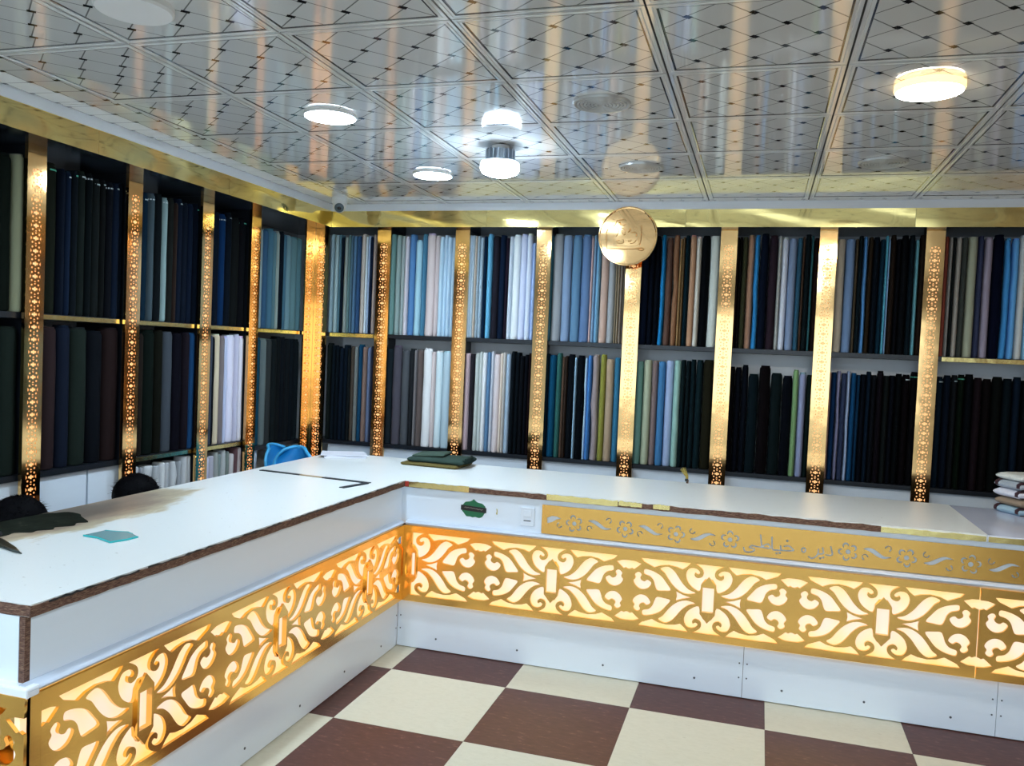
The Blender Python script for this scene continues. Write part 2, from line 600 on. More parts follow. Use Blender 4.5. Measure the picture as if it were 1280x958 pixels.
sl = thing('cloth_shelving', 'shelving along the left wall under a gold fascia, holding mostly dark cloth rolls', 'shelving', (XP, -.4, 0))
edges = [-2.3] + LP + [YP - .02]
for k in range(1, len(edges) - 1):
    a, b = edges[k] + .012, edges[k + 1] - .012
    part('shelf_board', box(XL + .01, XP - .035, a, b, ZM - .028, ZM), 'dark_board', sl)
    part('shelf_board', box(XL + .01, XP - .035, a, b, ZLL - .028, ZLL) if k < 5 else box(XL + .01, XP - .035, a, b, ZL - .028, ZL), 'dark_board', sl)
    if k in (2, 3, 4, 5):
        part('gold_edge_strip', box(XP - .036, XP - .028, a, b if k != 5 else 1.34, ZM - .026, ZM - .004), 'tape', sl)
    if k in (3, 4):
        part('gold_edge_strip', box(XP - .036, XP - .028, a, b, ZLL - .026, ZLL - .003), 'tape', sl)
        part('shelf_board', box(XL + .01, XP - .035, a, b, .55, .57), 'dark_board', sl)
part('soffit_board', box(XL + .01, TX - .016, -2.4, TY + .015, ZS, ZS + .016), 'soffit', sl)
part('soffit_board', box(XL + .01, TX - .0065, TY + .0155, YB - .01, ZS, ZS + .016), 'soffit', sl)
for a, b in ((LP[0], LP[1]), (LP[1], LP[1] + .40), (LP[1] + .40, LP[2]), (LP[4], LP[4] + .17)):
    part('kick_panel', box(XP - .071, XP - .055, a + .012, b - .001, .03, ZLL - .03 if a < .5 else ZL - .03), 'white', sl)
for y in LP:
    part('divider', box(XL + .01, XP - .035, y - .01, y + .01, .1, ZS - .001), 'dark_board', sl)
for k, (a, b) in enumerate(((-2.3, -.86), (-.86, .16), (.16, TY + .004))):
    o = obj('gold_fascia', foil(a + .0008, b - .0008, k + 9), 'fascia', sl, (TX - .006 - XP, .4, 0), (0, 0, PI / 2))
    smooth(o, 60)

# ---- gold posts: pierced mirror sheet over a pale backing with a painted-in glow
def post_sheet(name, w):
    """one pierced cell repeated up the post, plain at the top and foot."""
    hw, u = w / 2, .0585
    h = u / 2
    a, b, c = .0150, .0050, .0100          # cross
    loops = [[(-hw, -h), (hw, -h), (hw, h), (-hw, h)]]
    loops.append([(-a, -b), (-b, -b), (-b, -c), (b, -c), (b, -b), (a, -b), (a, b), (b, b), (b, c), (-b, c), (-b, b), (-a, b)])
    for sx in (-1, 1):
        for sz in (-1, 1):
            loops.append([(sx * .0185 + .0052 * math.cos(q), sz * .0185 + .0052 * math.sin(q)) for q in [k * PI / 3 for k in range(6)]])
        loops.append([(sx * .029, -.011), (sx * .021, 0), (sx * .029, .011)])
    for sz in (-1, 1):
        loops.append([(-.0065, sz * .0265), (0, sz * .0185), (.0065, sz * .0265)])
    cell = cut_sheet('cell', loops, .003)
    bm = bmesh.new()
    z0, z1 = .04, ZS - .001
    n = int((z1 - z0 - .11) / u)
    zb = z0 + .05
    for k in range(n):
        k0 = len(bm.verts)
        bm.from_mesh(cell)
        bm.verts.ensure_lookup_table()
        for v in bm.verts[k0:]:
            v.co.z += zb + h + k * u
    box(-hw, hw, -.003, 0, z0, zb, 0, bm)
    box(-hw, hw, -.003, 0, zb + n * u, z1, 0, bm)
    me = bpy.data.meshes.new(name)
    bm.to_mesh(me)
    bm.free()
    bpy.data.meshes.remove(cell)
    return me
psheet = post_sheet('pierced_sheet', PW)
pwide = post_sheet('pierced_sheet_wide', .128)
pback = bpy.data.meshes.new('post_backing')
bm = box(-.034, .034, .004, .007, .06, ZS - .01)
bm.to_mesh(pback)
bm.free()
pbody = bpy.data.meshes.new('post_body')
bm = box(-PW / 2 + .0015, PW / 2 - .0015, .008, .018, .02, ZS - .001)
box(-PW / 2 + .0015, -.036, .0005, .0079, .04, ZS - .001, 0, bm)
box(.036, PW / 2 - .0015, .0005, .0079, .04, ZS - .001, 0, bm)
bm.to_mesh(pbody)
bm.free()
ordw = ['first', 'second', 'third', 'fourth', 'fifth', 'sixth', 'seventh', 'eighth', 'ninth', 'tenth', 'eleventh', 'twelfth', 'thirteenth', 'fourteenth', 'fifteenth', 'sixteenth', 'seventeenth', 'eighteenth']
def post(x, y, rz, label, sheet=psheet):
    p = thing('gold_post', label, 'post', (x, y, 0), rz, 'pierced gold posts between the shelf bays')
    o = obj('pierced_sheet', sheet, 'gold', p)
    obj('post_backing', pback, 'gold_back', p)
    obj('post_body', pbody, 'gold', p)
    return p
for k, x in enumerate(BP):
    lab = 'pierced gold post on the back wall, %s to the right of the corner' % ordw[k]
    if k == 3:
        lab = 'pierced gold post on the back wall directly below the round gold medallion'
    post(x, YP, 0, lab)
for k, y in enumerate(LP):
    post(XP, y, PI / 2, 'pierced gold post on the left wall, %s to the left of the corner' % ordw[len(LP) - 1 - k])
post(XP + PW / 2 + .004, YP, 0, 'right half of the double pierced gold post in the room corner')
post(XP, YP - .068, PI / 2, 'left half of the double pierced gold post in the room corner', pwide)

# ================================================================== CLOTH ROLLS
def roll_mesh(seed, e, wav):
    """unit roll: width 1 (x), depth 1 (y), height 1; superellipse section, soft ends."""
    rnd = random.Random(seed)
    n = 14
    bm = bmesh.new()
    lv = [(0, .86), (.008, .97), (.02, 1), (.18, 1), (.36, 1), (.54, 1), (.72, 1), (.88, 1), (.975, 1), (.99, .96), (1.0, .84)]
    rings = []
    p1, p2 = rnd.random() * 6, rnd.random() * 6
    for z, s in lv:
        ox = wav * math.sin(z * 5 + p1) * .5 + wav * .4 * math.sin(z * 13 + p2)
        r = []
        for k in range(n):
            a = 2 * PI * k / n + .2
            ca, sa = math.cos(a), math.sin(a)
            q = (abs(ca) ** e + abs(sa) ** e) ** (-1 / e)
            lump = 1 + wav * .5 * math.sin(z * 11 + k * 1.3 + p2)
            r.append(bm.verts.new((.5 * s * q * ca * lump + ox, .5 * s * q * sa * lump, z)))
        rings.append(r)
    for a, b in zip(rings, rings[1:]):
        for k in range(n):
            bm.faces.new((a[k], a[(k + 1) % n], b[(k + 1) % n], b[k]))
    bm.faces.new(rings[0][::-1])
    bm.faces.new(rings[-1])
    me = bpy.data.meshes.new('cloth_roll')
    bm.to_mesh(me)
    bm.free()
    me.materials.append(M['cloth'])
    me.polygons.foreach_set('use_smooth', [len(p.vertices) == 4 for p in me.polygons])
    return me
ROUND = [roll_mesh(s, 2.2, .03) for s in range(4)]
FLAT = [roll_mesh(s + 10, 3.2, .03) for s in range(4)]
WAVY = [roll_mesh(s + 20, 2.4, .20) for s in range(3)]
core_me = roll_mesh(40, 2.4, 0)
core_me.name = 'inner_end'
band_bm = bmesh.new()
rg = []
for z in (0, 1):
    rg.append([band_bm.verts.new((.515 * math.cos(2 * PI * k / 14), .515 * math.sin(2 * PI * k / 14), z)) for k in range(14)])
for k in range(14):
    band_bm.faces.new((rg[0][k], rg[0][(k + 1) % 14], rg[1][(k + 1) % 14], rg[1][k]))
band_me = bpy.data.meshes.new('selvage_band')
band_bm.to_mesh(band_me)
band_bm.free()
band_me.materials.append(M['cloth'])

import colorsys
def colour_name(h):
    r, g, b = [int(h[i:i + 2], 16) / 255 for i in (1, 3, 5)]
    hh, s, v = colorsys.rgb_to_hsv(r, g, b)
    hh *= 360
    if v < .13:
        return 'black' if s < .45 or v < .08 else ('near-black navy' if 190 < hh < 260 else 'near-black')
    if s < .12:
        return 'charcoal' if v < .3 else 'dark grey' if v < .45 else 'mid grey' if v < .65 else 'pale grey' if v < .82 else 'off-white'
    dark = v < .30
    if hh < 20 or hh > 330:
        n = 'dark maroon' if dark else 'brown' if v < .5 else 'dusty pink' if s < .3 else 'rust red'
    elif hh < 50:
        n = 'dark brown' if dark else 'brown' if v < .55 else 'beige'
    elif hh < 80:
        n = 'dark olive' if dark else 'olive' if s > .3 else 'grey-green'
    elif hh < 165:
        n = 'dark green' if dark else 'sage green'
    elif hh < 195:
        n = 'dark teal' if dark else 'teal' if s > .4 else 'grey-teal'
    elif hh < 255:
        if dark:
            n = 'dark navy' if s > .4 else 'slate black'
        elif v < .5:
            n = 'navy blue' if s > .6 else 'slate blue'
        elif s > .55:
            n = 'bright blue'
        elif v > .78 and s < .25:
            n = 'pale blue-white'
        elif s < .28:
            n = 'blue-grey'
        else:
            n = 'light blue'
    else:
        n = 'dark plum' if dark else 'mauve'
    return n

def cloth_rgb(c):
    r = lin(c)
    L = .2 * r[0] + .7 * r[1] + .1 * r[2]
    k = .85 + .55 * min(1, L / .12)
    return tuple(min(.92, v * k * w) for v, w in zip(r, (1.08, 1.0, .88)))
def bay(lst, wall, a, b, z, h, shelf, bayname, total=None, kind='roll', hj=.012):
    """fill a shelf bay from a to b along the wall with the listed (width, colour, flag) rolls."""
    W = sum(w for w, *_ in lst)
    sc = (b - a) / W
    t = a
    n = len(lst)
    for i, (w, c, *fl) in enumerate(lst):
        fl = fl[0] if fl else ''
        ww = w * sc
        cx = t + ww / 2
        t += ww
        dp = min(.13, max(.085, ww * 1.1)) if ww < .06 else min(ww * 1.05, .15)
        me = WAVY[i % 3] if 'w' in fl else (FLAT[(i * 3 + int(w)) % 4] if ww < .034 else ROUND[(i * 5 + int(w)) % 4])
        hh = h - random.random() * hj * 2
        if 's' in fl:
            hh -= .04
        pos = ordw[i] if i < len(ordw) else 'last'
        nm = colour_name(c)
        lab = '%s cloth %s, %s from left on %s shelf, %s' % (nm, kind, pos, shelf, bayname)
        o = obj('cloth_roll' if kind == 'roll' else 'cloth_bundle', me, None, None)
        off = .040 + dp / 2 + random.random() * .012
        if wall == 'B':
            o.location = (cx, YP + off, z + .0008)
        else:
            o.location = (XP - off, cx, z + .0008)
            o.rotation_euler = (0, 0, PI / 2)
        lean = random.uniform(-.001, .001)
        if wall == 'B':
            o.rotation_euler = (0, lean, 0)
        o.scale = (ww * (.80 if 'w' in fl else .95), dp, hh)
        rgb = cloth_rgb(c)
        o.color = (*rgb, 1)
        tag(o, lab, 'cloth roll' if kind == 'roll' else 'cloth bundle', ('cloth rolls on the ' if kind == 'roll' else 'cloth bundles on the ') + shelf + ' shelf, ' + bayname)
        if kind == 'roll' and (ww > .034 or 'c' in fl) and 'n' not in fl:
            ch = obj('inner_end', core_me, None, o, (0, 0, 1.0 - .004))
            ch.scale = (.82, .82, random.uniform(.012, .022))
            ch.color = tuple(min(1, v * random.uniform(.8, 1.15)) for v in rgb) + (1,)
        if 'b' in fl:
            ch = obj('selvage_band', band_me, None, o, (0, 0, .962 + random.uniform(-.012, .008)))
            ch.scale = (1, 1, .010)
            ch.color = (*lin(random.choice(('#c8d4d8', '#a8b8bc', '#5cb89c'))), 1)
            ch['label'] = 'pale woven selvage stripe near the top of the roll'
    return

def P(s):
    o = []
    for x in s.split():
        q = x.split(':')
        o.append((float(q[0]), '#' + q[1]) + ((q[2],) if len(q) > 2 else ()))
    return o
BN = ['%s bay right of corner' % w for w in ('first', 'second', 'third', 'fourth', 'fifth', 'sixth', 'seventh', 'eighth')]
LN = ['%s bay left of corner' % w for w in ('first', 'second', 'third', 'fourth', 'fifth')]
UP = {
 0: '28:7d97a8 30:8fa8b4 12:4f7488 20:101c2c 25:7f8d90 12:5d7a80 15:4d6b82 25:4a6c90 22:2f4e78 30:a8a4a4 15:c0d0e8 15:8ea4c8 15:16223c 25:a09494',
 1: '35:5b7d80 30:7d9298 25:8898a0 20:b8b8c8 35:4a74a8 35:8fb8d0:s 25:3f6f90 45:b9b2ba 25:b5acb4 20:a8c4dc 22:a0bcd8 20:a4c0dc 20:98b0c8',
 2: '28:b4c8e4 18:9cb0c4 14:b0a8a4 18:8ca0b4 22:8fa8c0 22:0c2440 32:5aa0cc 45:22222e 40:10203a 20:241c2c 22:b8c8e8 45:c8d4e0 40:b4c0e8 35:bac8ec 25:8ca4d4:s',
 3: '20:40748c 65:808894 55:7088ac 60:54789c 60:54709c 16:b09aa0 18:7898bc 25:6898c0 50:b09a94:n 45:9098a4:n 14:7c7468 14:8c8478 20:746c68 14:605c58',
 4: '50:0c1830 35:081020 32:060c18 30:207cc0:w 40:5c4844 40:80604c:w 14:8c7454 14:6c5840 30:0c2430 35:a48470 30:b8bcbc 50:050a10 60:b4c0c4:n',
 5: '20:241c1c 20:141414 32:383c2c 40:987868 35:2c7cc0:w 50:0a1428 55:2e2430 20:98a0a4 40:bcc8e8 50:7084a8:n 30:2c5470 15:4c3c34 35:0f1a20 15:2c5c68 35:201414',
 6: '65:a09c94:n 65:6480ac:n 20:4c4438 30:0f1c24 35:4c84c4:w 30:2c241c 45:0a1420 35:0e2c40 18:4c98b8 14:88b0e0 40:241c18 30:0a0c14 50:0a0e14 40:0c1a24 25:5890a4 45:241c18',
 7: '35:7c4038 25:84888c 25:1c2224 40:8c8c8c 40:3a4040 70:8c9488:n 45:343c5c 60:848098 75:060c24 50:3c84c8:w 50:5898d8 55:b4bcc4 50:80b4dc 30:9ca8b8'}
LO = {
 0: '30:141c1c 25:0f1a24 25:0c1620 25:101c2c 25:0e1a28 20:1a2024 25:4a4440 18:6c7478 28:164468 25:766460 30:5a6888 12:38405a',
 1: '45:1c262e 50:4a4a58 45:4a505a 30:24282e 15:707078 35:5a5254 50:dcd8e2 20:c0b8c0 40:bcd0e8 50:a0b8cc',
 2: '45:a898a4:n 28:2a2830 30:aab6bc 20:b0bcc4 28:cdd8e4 25:5478a0 20:a8b4c8 40:c0bcc8 18:ccc4c0 20:a8a8ac 28:90a8c4 30:0c141c 28:0a121a 28:0c1018 25:0a0e18 20:1c1014',
 3: '25:102838 50:0c4468 35:2c5c5c 20:54443c 15:3a302c 45:0a1018 14:90b8dc 50:060c14 20:a4c4e8:w 25:3c70b4 50:888088:w 38:7c8040 50:988878:n 45:2f688c:n',
 4: '45:5c8484:n 45:98a494:n 35:706468 40:3c70a4:n 45:8ca0c8:n 38:84acac:n 25:0e1e24 25:0c1a20 30:0e2028 38:10242c 60:1e1e14',
 5: '35:0a0a10 40:080c18 40:0a101c 65:0a1820:s 70:0c080c 70:0e1a1e:s 60:060a14:s 35:6c9068 45:7c88b0:s 35:0c1c1c:s',
 6: '14:9c8078 28:10305c 25:74789c:w 28:303c5c 22:8ca0c4:w 30:10406c 20:0e3050 30:060c18 25:0a1a2c 30:0c1018 35:100c14 30:12181a 30:060a14 35:04080c 40:0a060a:b 40:08080c:b',
 7: '45:0c1c2c:b 45:0a1424 35:14181e:b 40:08140c:b 50:050a10 50:1a1218 50:0e0a0c 60:0a0e0e 55:08141c 45:0c1a2c 50:080c14'}
edges = [XP + .075] + BP
for k in range(8):
    # what shows between two posts, set back behind them
    a = edges[k] + (max(.014, .048 - (1.817 - edges[k]) * .0125) if k else .02)
    b = edges[k + 1] - max(.014, .048 + (1.817 - edges[k + 1]) * .0125) if k < 7 else 3.37
    bay(P(UP[k]), 'B', a, b, ZM, .735, 'upper', BN[k])
    bay(P(LO[k]), 'B', a, b, ZL, .722 if k < 5 else .70, 'lower', BN[k], hj=.014)
LUP = {
 4: '100:0c141c 60:0e1a24 45:0a1c2c:b 60:0c1410 30:8c9480',
 3: '70:171c16:b 30:0f1828 28:14223a:b 30:101820:b 45:161e1e:b 30:0c1418:b 40:161c1e:b 30:101416:b 35:0c1018:b 35:101c30:b 30:0a1420',
 2: '40:0c2438:b 30:3c4c58:b 35:0f161c 32:708890:b 30:1a1e1e 15:302624 30:101a2c:b 30:0e1828 30:0c182c 25:0a1424:b',
 1: '45:081424 30:0c2c58:b 30:0a1420:b 45:101416 40:0a0c12:b',
 0: '22:73858c 30:2f5070 25:3c6078 20:4a6a78 18:7a8a8c 25:0e1824 15:3c6078 30:5c7c8c 35:50707c 30:486a78'}
LLO = {
 4: '120:10161c 90:141a1e 70:141a1e 80:1a2422',
 3: '80:2c2226 60:141c2e 80:1c2624 80:0c1018 80:241a1c',
 2: '30:221e1c 60:0c1614 40:12140f 50:3c4450 50:0c0c18 30:1a1620 30:1c4474',
 1: '15:3a4458 15:10141c 28:b8b0a0 18:6c6870 18:a8b4d8 40:c0c4e0 20:a8acc8 22:c8ccec',
 0: '22:124058 25:56646a 25:30363a 25:141c20 20:12181c 25:10161e 20:141a20 25:101820 20:121a20'}
ledge = LP + [YP - .12]
for j in range(5):
    k = 4 - j
    a, b = ledge[j] + .040 + .018 * (ledge[j] + 4.147), ledge[j + 1] - (.014 if j < 4 else -.03)
    bay(P(LUP[k]), 'L', a, b, ZM, .715 if k else .69, 'upper', LN[k])
    bay(P(LLO[k]), 'L', a, b, ZLL if k else ZL, .70 if k else .75, 'lower', LN[k])
bay(P('25:a0a8b4 20:8890a0 45:b0b8c4:w 30:9ca4b0 20:c0c8d4 30:a0a8b4 30:b4bcc8:w 20:8c94a0 30:a8b0bc 25:b8c0cc'), 'L', LP[2] + .10, LP[3] - .014, .57, .335, 'bottom', LN[2], kind='bundle', hj=.02)
bay(P('25:b8bcd8 25:a8acc0 20:8c9498 20:748488 25:a0a8b0 20:6c7878 25:b0b0b8 15:604850 20:b0a8b0'), 'L', LP[3] + .10, LP[4] - .014, .57, .335, 'bottom', LN[1], kind='bundle', hj=.02)

# ---- medallion
md = thing('gold_medallion', 'round polished gold medallion with raised emblem, hung above a gold post at the ceiling edge', 'medallion', (.93, 1.384, 2.412))
bm = lathe([(0, .006), (.182, .006), (.188, .010), (.193, .010), (.196, .005), (.196, 0), (0, 0)], 64)
o = obj('disc', bm, 'medal', md, (0, 0, 0), (PI / 2 - .02, 0, 0))
smooth(o, 30)
em = bmesh.new()
def stroke(pts, r, dst):
    tube([(x, -.006 - .0, z) for x, z in catmull(pts, 4, False)], r, 6, dst)
K = .196 / 410 * 1.0
def mp(l):
    return [((x - 600) * K, -(y - 480) * K) for x, y in l]
for l, r in (([(330, 380), (305, 420), (312, 540), (318, 650)], .004), ([(318, 655), (450, 652), (600, 658), (720, 650)], .004),
             ([(720, 650), (800, 640), (830, 655), (800, 675), (750, 660)], .005), ([(785, 330), (790, 420), (785, 520), (770, 600)], .0035),
             ([(385, 350), (420, 320), (440, 270), (490, 255), (550, 250)], .003), ([(470, 300), (490, 290), (500, 330)], .003),
             ([(520, 330), (570, 320)], .003), ([(440, 370), (470, 385), (465, 440), (440, 480)], .003),
             ([(510, 370), (540, 370)], .0035), ([(510, 400), (520, 430), (560, 460), (560, 380)], .003),
             ([(600, 425), (630, 400), (630, 370)], .0035), ([(680, 375), (720, 370)], .0035), ([(650, 430), (720, 430), (720, 480)], .003),
             ([(445, 545), (495, 535)], .0035), ([(540, 520), (550, 560), (510, 580), (450, 570)], .003),
             ([(610, 545), (640, 550), (655, 530)], .003), ([(640, 575), (690, 570), (720, 530)], .003),
             ([(405, 450), (408, 560), (420, 610), (560, 615), (740, 605), (750, 500)], .002)):
    stroke(mp(l), r, em)
o = obj('emblem', em, 'medal', md, (0, 0, 0), (0, 0, 0))
smooth(o, 60)

# ================================================================== COUNTERS
WT = .905          # worktop top
# quarter outline of one ornament motif, metres from its centre
Q = {
 'top': [(.088, .169), (.33, .168), (.314, .15), (.263, .128), (.233, .141), (.193, .147), (.153, .142), (.127, .133), (.106, .149)],
 'leaf': [(.059, .026), (.092, .038), (.124, .066), (.149, .1), (.171, .125), (.2, .139), (.234, .125), (.212, .106), (.19, .075), (.165, .046), (.133, .024), (.097, .016)],
 'hook': [(.179, .025), (.201, .058), (.226, .087), (.261, .106), (.3, .115), (.312, .109), (.31, .09), (.282, .081), (.264, .062), (.255, .036), (.243, .016), (.21, .018)],
 'mush': [(.274, .048), (.293, .063), (.307, .054), (.323, .059), (.329, .071), (.323, .085), (.334, .097), (.347, .094), (.357, .082), (.352, .067), (.362, .05), (.348, .026), (.322, .013), (.292, .021)]}
HEART = [(.068, .168), (.051, .159), (.032, .144), (.026, .124), (.034, .107), (.055, .1), (.069, .111), (.066, .125), (.054, .118), (.043, .126), (.053, .14), (.072, .147), (.096, .141), (.109, .112), (.1, .078), (.078, .053), (.043, .037), (.035, .073), (.018, .098)]
UW, HH = .388, .2025       # half width, half height of a motif
FANP = [(UW, .150), (UW - .030, .1485), (UW - .062, .138), (UW - .026, .107), (UW - .016, .112), (UW - .006, .107), (UW, .106)]
def motif(name, x0=-UW, x1=UW, thick=.011):
    full = x0 <= -UW + 1e-6
    right = [(x1, -HH)] + [(x, -z) for x, z in FANP[::-1]][::1]
    # outer outline, counter-clockwise, with half fans notched in the ends
    r_lo = [(x, -z) for x, z in FANP]          # from z=-.150 up to -.106
    r_hi = FANP[::-1]                            # from .106 up to .150
    out = [(x0, -HH), (x1, -HH)] + r_lo + r_hi + [(x1, HH), (x0, HH)]
    if full:
        out += [(-x, z) for x, z in FANP] + [(-x, -z) for x, z in FANP[::-1]]
    loops = [out]
    for k, pts in Q.items():
        pp = pts if k == 'top' else catmull(pts, 3)
        for sx in ((1, -1) if full else (1,)):
            for sz in (1, -1):
                loops.append([(sx * x, sz * z) for x, z in pp])
    hh = [HEART[0]] + catmull(HEART[1:-1], 3, False) + [HEART[-1]]
    for sz in (1, -1):
        if full:
            lp = hh + [(-x, z) for x, z in hh[::-1]]
        else:
            lp = hh + [(0.004, .105), (0.004, .168)]
        loops.append([(x, sz * z) for x, z in lp])
    tail = [(.080, 0), (.121, .010), (.152, .023), (.148, 0), (.152, -.023), (.121, -.010)]
    loops.append(tail)
    if full:
        loops.append([(-x, z) for x, z in tail])
        loops.append([(-.027, -.06), (.027, -.06), (.027, .06), (-.027, .06)])
    else:
        loops.append([(.004, -.06), (.027, -.06), (.027, .06), (.004, .06)])
    return cut_sheet(name, loops, thick)
motif_me = motif('cut_gold_panel')
half_me = motif('cut_gold_panel_half', -.044, UW)
hexo = [(0, -.113), (.036, -.07), (.036, .07), (0, .113), (-.036, .07), (-.036, -.07)]
hex_me = cut_sheet('diamond_plate', [hexo, [(-.027, -.06), (.027, -.06), (.027, .06), (-.027, .06)]], .010)
ZB = .4675
BOFF = .036        # sheet stands this far off the counter face

def counter_common(root, x0, x1, seams, mt0, mt1):
    """front in local XZ, face at y=0, x along the counter."""
    # melamine top apron, base boards, molding, lit acrylic
    obj('apron_panel', box(x0, x1, 0, .018, .672, .8705), 'white', root)
    s = [x0] + seams + [x1]
    for a, b in zip(s, s[1:]):
        o = obj('base_panel', box(a + .001, b - .001, 0, .018, .004, .252, .0008), 'white', root)
        n = max(2, round((b - a) / .42))
        for k in range(n):
            x = a + (b - a) * (k + .5) / n
            sc = obj('screw', cyl(.0055, .005, 0, .002, 10), 'screw', o, (x, 0, .066 + .006 * math.sin(k * 2.1)), (PI / 2, 0, 0))
        for dx in (a + .018, b - .018):
            for z in (.10, .17):
                obj('screw', cyl(.004, .0035, 0, .002, 8), 'screw', o, (dx, 0, z), (PI / 2, 0, 0))
    # quarter-round molding above the band and light box behind it
    pr = [(0, .672), (-.012, .674), (-.026, .684), (-.030, .692), (-.026, .699), (-.012, .703), (0, .704)]
    pr = [(y * 1.25, z - .008) for y, z in pr]
    bm = bmesh.new()
    A = [bm.verts.new((mt0, y, z)) for y, z in pr]
    B = [bm.verts.new((mt1, y, z)) for y, z in pr]
    for k in range(len(pr) - 1):
        bm.faces.new((A[k], A[k + 1], B[k + 1], B[k]))
    bm.faces.new(A[::-1])
    bm.faces.new(B)
    bm.faces.new((A[0], B[0], B[-1], A[-1]))
    bmesh.ops.recalc_face_normals(bm, faces=bm.faces)
    smooth(obj('molding', bm, 'molding', root), 50)
    obj('light_panel', box(mt0, mt1, -.006, .012, .258, .67), 'lit', root)
    obj('carcass', box(x0, x1, .02, .04, .004, .87), 'rear_board', root)
def hang_motif(root, me, x, tilt=0, dy=0, diamond=True):
    o = obj('cut_gold_panel', me, 'brushed', root, (x, -BOFF + .011 - dy, ZB), (0, 0, tilt))
    if diamond:
        obj('diamond_plate', hex_me, 'brushed', o, (0, -.011, 0))
    return o

# back leg (faces the camera)
cb = thing('shop_counter', 'white back counter with lettered gold plate above a backlit cut-gold band', 'counter', (0, 0, 0))
counter_common(cb, .0, 3.62, [1.81, 2.90], .040, 3.62)
hang_motif(cb, half_me, .079, 0, 0, False)
obj('diamond_plate', hex_me, 'brushed', cb, (.079, -BOFF, ZB))
for k, x in enumerate((.855, 1.631, 2.407)):
    hang_motif(cb, motif_me, x, 0)
o = hang_motif(cb, motif_me, 3.186, .018, 0)
o['label'] = 'last cut gold panel, tilted so that it looks dark'
obj('end_panel', box(3.60, 3.62, .02, .78, .004, .87), 'white', cb)
obj('rear_shelf', box(.02, 3.6, .04, .74, .45, .468), 'rear_board', cb)
obj('rear_panel', box(.02, 3.6, .742, .76, .06, .87), 'rear_board', cb)
# lettered plate
FL = [.953, 1.212, 1.461, 1.718, 2.247, 2.495, 2.757, 3.02, 3.28]
def flower(cx, cz, rot):
    L = []
    for k in range(5):
        a = rot + 2 * PI * k / 5
        c = (cx + .030 * math.cos(a), cz + .030 * math.sin(a))
        # crescent petal, open towards the centre
        o_ = [(c[0] + .0145 * math.cos(a + q), c[1] + .0145 * math.sin(a + q)) for q in [math.radians(d_) for d_ in range(-115, 120, 23)]]
        i_ = [(c[0] - .004 * math.cos(a) + .0095 * math.cos(a + q), c[1] - .004 * math.sin(a) + .0095 * math.sin(a + q)) for q in [math.radians(d_) for d_ in range(100, -101, -25)]]
        L.append(o_ + i_)
    L.append([(cx + .0115 * math.cos(2 * PI * k / 12), cz + .0115 * math.sin(2 * PI * k / 12)) for k in range(12)])
    return L
def curl(cx, cz, a):
    o_ = [(cx + .015 * math.cos(a + q), cz + .015 * math.sin(a + q)) for q in [math.radians(d_) for d_ in range(-130, 131, 26)]]
    i_ = [(cx + .003 * math.cos(a) + .0085 * math.cos(a + q), cz + .003 * math.sin(a) + .0085 * math.sin(a + q)) for q in [math.radians(d_) for d_ in range(125, -126, -25)]]
    return [o_ + i_]
LEAF = [(-.0605, .018), (-.038, .0255), (-.014, .021), (.012, .004), (.033, -.008), (.064, -.008), (.038, -.0185), (.014, -.017), (-.013, -.003), (-.036, .010)]
def leaf(cx, cz, flip):
    return [[(cx + x, cz + (-z if flip else z)) for x, z in catmull(LEAF, 2)]]
PX0, PX1, PZ0, PZ1 = .783, 3.50, .699, .847
loops = [[(PX0, PZ0), (PX1, PZ0), (PX1, PZ1), (PX0, PZ1)]]
loops.append([(.81, .782), (.812, .753), (.838, .762), (.86, .777), (.886, .783), (.862, .793), (.836, .794)])
loops += curl(.877, .750, PI + .8)
for k, x in enumerate(FL):
    loops += flower(x, .765, .55 + k * .35)
for a, b, fl in ((0, 1, 0), (1, 2, 0), (2, 3, 1), (4, 5, 0), (5, 6, 1), (6, 7, 1), (7, 8, 0)):
    cx = (FL[a] + FL[b]) / 2
    loops += leaf(cx, .768, fl)
    s = -1 if fl else 1
    loops += curl(cx - .050, .768 - s * .020, -s * .9 + PI)
    loops += curl(cx + .046, .768 + s * .029, s * .9)
